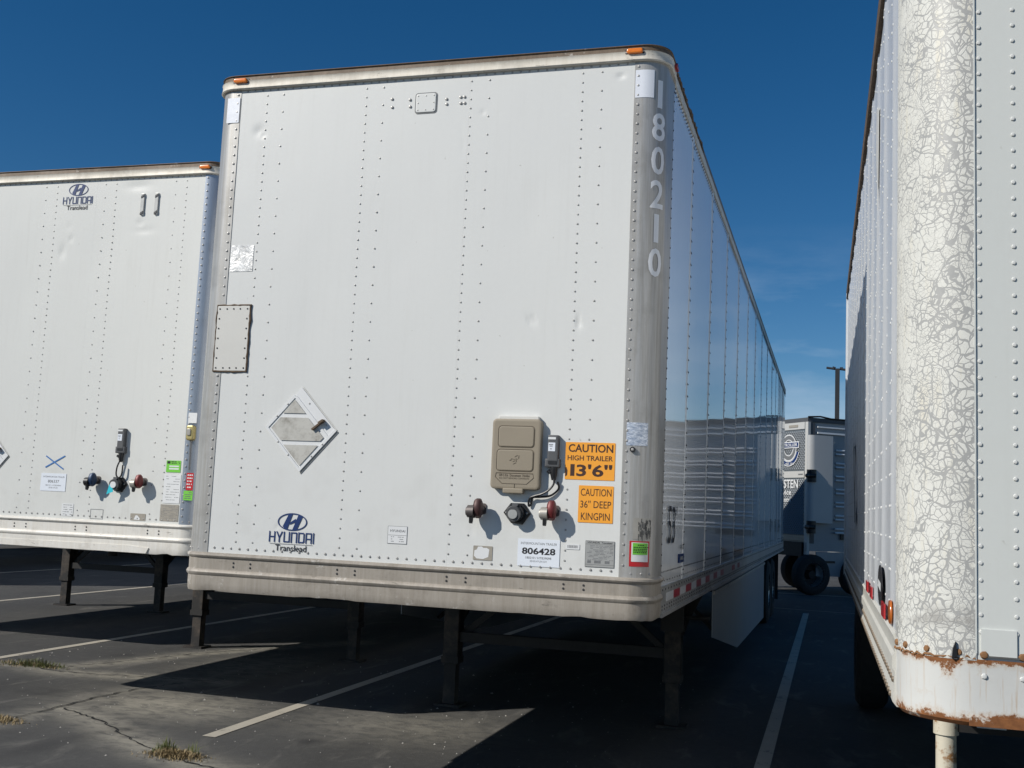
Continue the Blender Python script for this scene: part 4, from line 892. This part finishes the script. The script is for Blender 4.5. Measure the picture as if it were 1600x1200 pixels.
MB().box(-OS-.05, OS+.05, .02, .06, ZP-.06, 3.72).build('front_backing', 'plain_white', old, 0)
landing_gear(old, (-.86, .90), 3.25, 1.14, 'rusty_pipe', False, .066)
m = MB(); m.bar((-.62, 3.0, .64), (-.42, 3.0, 1.1), .05, .06); m.build('brace', 'plain_white', old); m = MB(); m.box(-.74, -.60, 2.92, 2.99, .60, .70); b_ = m.build('brace_bracket', 'plain_white', old, 0); MB().tube([(-.67, 2.92, .65), (-.67, 2.90, .65)], .028, 10).build('rusty_nut', 'rust', b_)
m = MB(); m.box(-.60, .6, 2.96, 3.02, .60, .66); m.build('brace', 'plain_white', old, 0)
for sd in (-1, 1): wheel_pair(old, sd*1.10, 7.2, sd)
MB().tube([(-1.0, 7.2, .5), (1.0, 7.2, .5)], .065, 14).build('axle', 'dark_steel', old)
pm = MB(); pm.loft([[(-OW-.0052-d*.3, y, z) for y, z in ((1.5, 3.45), (1.72, 3.52), (1.74, 3.30), (1.6, 3.10), (1.55, 3.0))] for d in (0, .006)]); pm.build('peeled_patch', 'plate_beige', old, 0)

# ---- refrigerated trailer in the background -----------------------------------------------------------------------
ref = thing('refrigerated_trailer', 'silver trailer with quilted steel rear door and round emblem beyond the gap', 'trailer', (1.64, 20.5, 0), R(36))
# local: rear corner at the origin, side along +x (facing -y), rear face along +y (facing -x)
ZT, Z0 = 4.02, 1.15
MB().box(.03, 15.5, .03, 2.57, Z0, ZT-.02).build('body', 'reefer_silver', ref, 0)
m = MB(); m.loft([[(x, y, z) for y, z in ((-.012, ZT-.10), (2.61, ZT-.10), (2.61, ZT), (-.012, ZT))] for x in (-.02, 15.5)]); m.build('roof_rail', 'device_grey', ref, 0)
MB().tube([(-.02, -.02, ZT+.01), (.3, -.03, ZT+.035), (.6, -.02, ZT), (1.2, -.02, ZT+.0), (15, -.02, ZT)], .02, 6).build('roof_edge', 'dark_steel', ref)
MB().box(-.02, .05, -.02, .09, Z0-.25, ZT-.1).build('corner_post', 'reefer_white', ref, 0)
MB().box(.06, .18, -.012, .03, Z0, ZT-.12).build('side_post', 'device_grey', ref, 0)
for x0, x1, z0, z1 in ((.24, 15.4, 3.66, 3.70), (.24, 15.4, 3.80, 3.83)): MB().box(x0, x1, -.03, .03, z0, z1).build('side_bar', 'reefer_bar', ref, 0)
for i in range(7):
    z_ = 3.30-i*.30
    for dz in (0, -.09): MB().tube([(.72, -.045, z_+dz), (15.4, -.045, z_+dz)], .022, 8).build('side_bar', 'reefer_bar', ref)
for x_ in (.66, 4.5, 8.2, 12): MB().box(x_, x_+.05, -.035, .03, 1.75, 3.5).build('side_upright', 'reefer_silver', ref, 0)
# rear door folded back along the side, with rounded leading edge
P = [(-.06+.14-.14*math.cos(R(a)), -.04-.12*math.sin(R(a))) for a in range(0, 91, 10)]+[(.56, -.16), (.60, -.12)]
MB().loft([[(x, y, z) for z in (1.62, 3.61)] for x, y in P], False).build('folded_door', 'reefer_door', ref, 40)
MB().box(.0, .59, -.10, -.06, 1.63, 3.60).build('folded_door_panel', 'reefer_silver', ref, 0)
for z_ in (2.68, 1.52):
    h = MB(); h.tube([(-.06, -.05, z_), (-.06, -.18, z_), (.06, -.21, z_)], .05, 10); h.build('hinge', 'black_plastic', ref); MB().tube([(.03, -.10, z_-.14), (.03, -.10, z_+.14)], .11, 12).build('bumper_roller', 'black_plastic', ref)
# rear face: header, quilted doors, cross band
MB().box(-.03, .02, .10, 2.5, 3.76, 3.92).build('rear_header', 'reefer_white', ref, 0); MB().box(-.04, -.029, .36, .72, 3.81, 3.87).build('header_vent', 'label_tan', ref, 0)
m = MB(); st_ = .085
for j in range(int(2.4/st_)+1):
    for i in range(int(2.1/st_)*2):
        y_, z_ = .14+i*st_*.5, 1.35+j*st_+(st_/2 if i % 2 else 0)
        if z_ > 3.72 or 2.60 < z_ < 2.83: continue
        m.add([(-.012, y_-.042, z_), (-.012, y_, z_-.042), (-.012, y_+.042, z_), (-.012, y_, z_+.042), (-.03, y_, z_)], [(0, 1, 4), (1, 2, 4), (2, 3, 4), (3, 0, 4)])
stuff(m.build('quilted_door', 'quilted_steel', ref, 0)); MB().box(-.012, .025, .10, 2.5, 1.2, 3.755).build('door_backing', 'quilted_steel', ref, 0)
MB().box(-.036, .0, .10, 2.5, 2.64, 2.79).build('door_band', 'reefer_white', ref, 0); MB().box(-.04, -.035, .14, .32, 2.70, 2.73).build('band_print', 'ink_grey', ref, 0)
def ring2(cy, cz, ro, ri, a0, a1, x, mat, name, par):
    n_ = 36; m = MB(); m.loft([[(x, cy-rr_*math.cos(R(a0+(a1-a0)*i/n_)), cz+rr_*math.sin(R(a0+(a1-a0)*i/n_))) for rr_ in (ro, ri)] for i in range(n_+1)], False); return m.build(name, mat, par, 0)
CY, CZ = .72, 3.34
eb = ring2(CY, CZ, .30, .18, 0, 360, -.036, 'ink_grey', 'round_emblem', ref)
for ro, ri in ((.315, .29), (.195, .175)): ring2(CY, CZ, ro, ri, 0, 360, -.038, 'sticker_white', 'emblem_ring', eb)
ring2(CY, CZ, .42, .33, 200, 345, -.036, 'navy', 'emblem_scroll', eb)
for ro, ri in ((.435, .415), (.335, .32)): ring2(CY, CZ, ro, ri, 200, 345, -.038, 'sticker_white', 'scroll_edge', eb)
MB().box(-.042, -.034, CY-.42, CY+.52, CZ-.01, CZ+.14).build('emblem_banner', 'sticker_white', eb, 0); MB().box(-.0445, -.040, CY-.395, CY+.5, CZ+.012, CZ+.118).build('banner_field', 'navy', eb, 0)
def rear_text(body, cy, cz, h, w, mat, x, par, nm):
    t2, f2 = text2d(body, h, .02, 1, w); return MB().add([(x, cy-u, cz+v) for u, v in t2], f2).build(nm, mat, par, 0)
rear_text('ASTROLLER', CY+.0, CZ+.065, .07, .72, 'sticker_white', -.047, eb, 'emblem_lettering'); rear_text('1968 - 2018', CY-.05, CZ-.375, .055, .34, 'sticker_white', -.040, eb, 'emblem_lettering')
rear_text('KONSTEN', .90, 2.50, .20, 1.15, 'sticker_white', -.036, ref, 'door_lettering'); rear_text('service', .90, 2.30, .11, .62, 'sticker_white', -.036, ref, 'door_lettering'); rear_text('& rental', .92, 2.13, .11, .62, 'sticker_white', -.036, ref, 'door_lettering')
MB().box(-.035, .0, 1.0, 1.25, 1.35, 1.62).build('yellow_placard', 'brass', ref, 0)
# sills, skirt, wheels
MB().box(-.03, 15.5, -.01, .06, .98, 1.17).build('lower_rail', 'reefer_silver', ref, 0); MB().box(.25, 15.0, -.005, .02, .42, .97).build('side_skirt', 'reefer_silver', ref, 0)
for x0, x1, z0, z1 in ((.9, 1.9, 1.26, 1.42), (.3, .75, .72, .77), (2.0, 2.4, .72, .77)): MB().box(x0, x1, -.022, -.004, z0, z1).build('dark_slot', 'black_plastic', ref, 0)
MB().box(-.06, .02, .12, 2.5, .85, 1.17).build('rear_sill', 'dark_steel', ref, 0); MB().box(-.03, .03, .2, .3, .4, .86).build('bumper_strut', 'dark_steel', ref, 0)
for y_ in (-.02, 2.30):
    for x_ in (.10, 1.35):
        prof = [(-.13, .26), (-.14, .33), (-.135, .40), (-.10, .445), (-.04, .455), (.04, .455), (.10, .445), (.135, .40), (.14, .33), (.13, .26)]; m = MB()
        m.loft([[(x_+r_*math.cos(2*math.pi*i/28), y_+a, .455+r_*math.sin(2*math.pi*i/28)) for a, r_ in prof] for i in range(29)], True, False); wo = m.build('wheel', 'rubber', ref)
        m = MB(); pr_ = [(-.135, .295), (-.12, .262), (.04, .245), (.10, .235)]; m.loft([[(x_+r_*math.cos(2*math.pi*i/24), y_+a, .455+r_*math.sin(2*math.pi*i/24)) for a, r_ in pr_] for i in range(25)], False, False); m.build('rim', 'rim_aluminium', wo)
        m = MB(); m.tube([(x_, y_+.10, .455), (x_, y_+.09, .455)], [.24, .23], 20); m.tube([(x_, y_+.09, .455), (x_, y_-.06, .455)], [.11, .09], 14); m.build('hub', 'dark_steel', wo)
MB().box(1.05, 1.5, -.03, .0, .80, .92).build('amber_marker', 'amber_lens', ref, 0)
m = MB(); m.loft([[(x, y, z) for x, z in ((1.05, .03), (1.75, .03), (1.7, .75), (1.35, .80), (1.15, .45))] for y in (-.75, -.73)]); m.build('mud_flap', 'device_grey', ref, 0)

# ---- light pole ---------------------------------------------------------------------------------------------------
pole = thing('light_pole', 'black car park light pole with two flat lamp heads behind the silver trailer', 'light pole', (2.33, 38.5, 0))
m = MB(); m.plate(0, 3.85, .17, 7.5, .085, -.085, .02); m.build('pole', 'pole_black', pole); MB().tube([(0, 0, 0), (0, 0, .7)], .3, 20).build('footing', 'plate_grey', pole)
for sd in (-1, 1):
    T = Matrix.Translation((sd*.08, 0, 7.56)) @ Matrix.Rotation(R(8), 4, 'Y'); m = MB(T); x0, x1 = sorted((sd*.05, sd*.34)); m.loft([[(x, y, z) for y, z in ((-.12, 0), (.12, 0), (.10, .06), (-.10, .06))] for x in (x0, x1)]); m.tube([(0, 0, .04), (sd*.12, 0, .06)], .06, 8); m.build('lamp_head', 'pole_black', pole)

# ---- weeds and pebbles --------------------------------------------------------------------------------------------
def blades(n_, cx, cy, sx_, sy_, h, mat, parent, seed, lean=.6):
    r = random.Random(seed); m = MB()
    for i in range(n_):
        x, y = r.gauss(0, sx_), r.gauss(0, sy_); lean = r.choice((.4, .7, 1.3)); hh = h*r.uniform(.25, 1.25)*math.exp(-.22*((x/sx_)**2+(y/sy_)**2)); a = r.uniform(0, 6.283); l = hh*lean*r.uniform(.2, 1.6); w = r.uniform(.0018, .0038); px, py = -math.sin(a)*w, math.cos(a)*w; dx, dy = math.cos(a)*l, math.sin(a)*l
        m.add([(cx+x+px, cy+y+py, 0), (cx+x-px, cy+y-py, 0), (cx+x+dx*.4-px*.8, cy+y+dy*.4-py*.8, hh*.65), (cx+x+dx*.4+px*.8, cy+y+dy*.4+py*.8, hh*.65), (cx+x+dx, cy+y+dy, hh*(1 if l < hh else .8))], [(0, 1, 2, 3), (3, 2, 4)])
    return stuff(m.build(mat.replace('blade_green', 'green_blades').replace('blade_dry', 'dry_blades'), mat, parent, 0))
w1_ = thing('weed_tuft', 'low green weeds along the pavement crack left of the trailer legs', 'weeds', (-4.82, 3.22, 0), 0, 'weeds in the pavement cracks')
blades(420, 0, 0, .16, .05, .075, 'blade_green', w1_, 1); blades(260, -.1, -.02, .22, .06, .05, 'blade_dry', w1_, 2)
w2_ = thing('weed_tuft', 'weed tuft with green blades and a dry brown mat at the bottom of the picture', 'weeds', (-1.80, .80, 0), 0, 'weeds in the pavement cracks')
blades(170, -.05, .02, .05, .03, .085, 'blade_green', w2_, 3); blades(900, .06, -.06, .10, .05, .05, 'blade_dry', w2_, 4); blades(40, .13, .03, .03, .02, .09, 'blade_green', w2_, 5)
w3_ = thing('weed_tuft', 'dry brown weed clump at the left edge of the pavement', 'weeds', (-3.44, 1.10, 0), 0, 'weeds in the pavement cracks')
blades(650, 0, 0, .13, .05, .05, 'blade_dry', w3_, 6); blades(60, -.05, .03, .08, .03, .06, 'blade_green', w3_, 7)
m = MB(); r_ = random.Random(11)
for i in range(420):
    x, y = r_.uniform(-5.6, 1.2), r_.uniform(.5, 5.5); s = min(.016, .0035+abs(r_.gauss(0, .0035))); q = [Vector((x+r_.uniform(.6, 1.2)*s*math.cos(k*1.257), y+r_.uniform(.6, 1.2)*s*math.sin(k*1.257), .0)) for k in range(5)]
    m.add(q+[Vector((x, y, s*.9))], [(k, (k+1) % 5, 5) for k in range(5)])
o = m.build('gravel', 'pebble', None, 0); stuff(o); o['label'] = 'scattered small pale pebbles on the dark asphalt'; o['category'] = 'gravel'

# decals and print lie flush on the skins
def flush(o, S_):
    for c in o.children:
        if c.type == 'MESH' and c.data.vertices and c.name.split('.')[0] not in ('front_panel', 'front_backing'):
            ys = [v.co.y for v in c.data.vertices]; xs_ = [v.co.x for v in c.data.vertices]
            if min(ys) > -.0098 and max(ys) < .0025 and max(abs(x) for x in xs_) < S_ and len(c.data.materials) and c.name.split('.')[0].split('_')[-1] not in ('rivets', 'bolts', 'holes', 'screws', 'seal', 'holder') and c.name.split('.')[0] not in ('cover_plate', 'repair_plate'):
                for v in c.data.vertices: v.co.y = -.0015+.25*v.co.y
        flush(c, S_)
flush(main, 1.158); flush(left, 1.198)
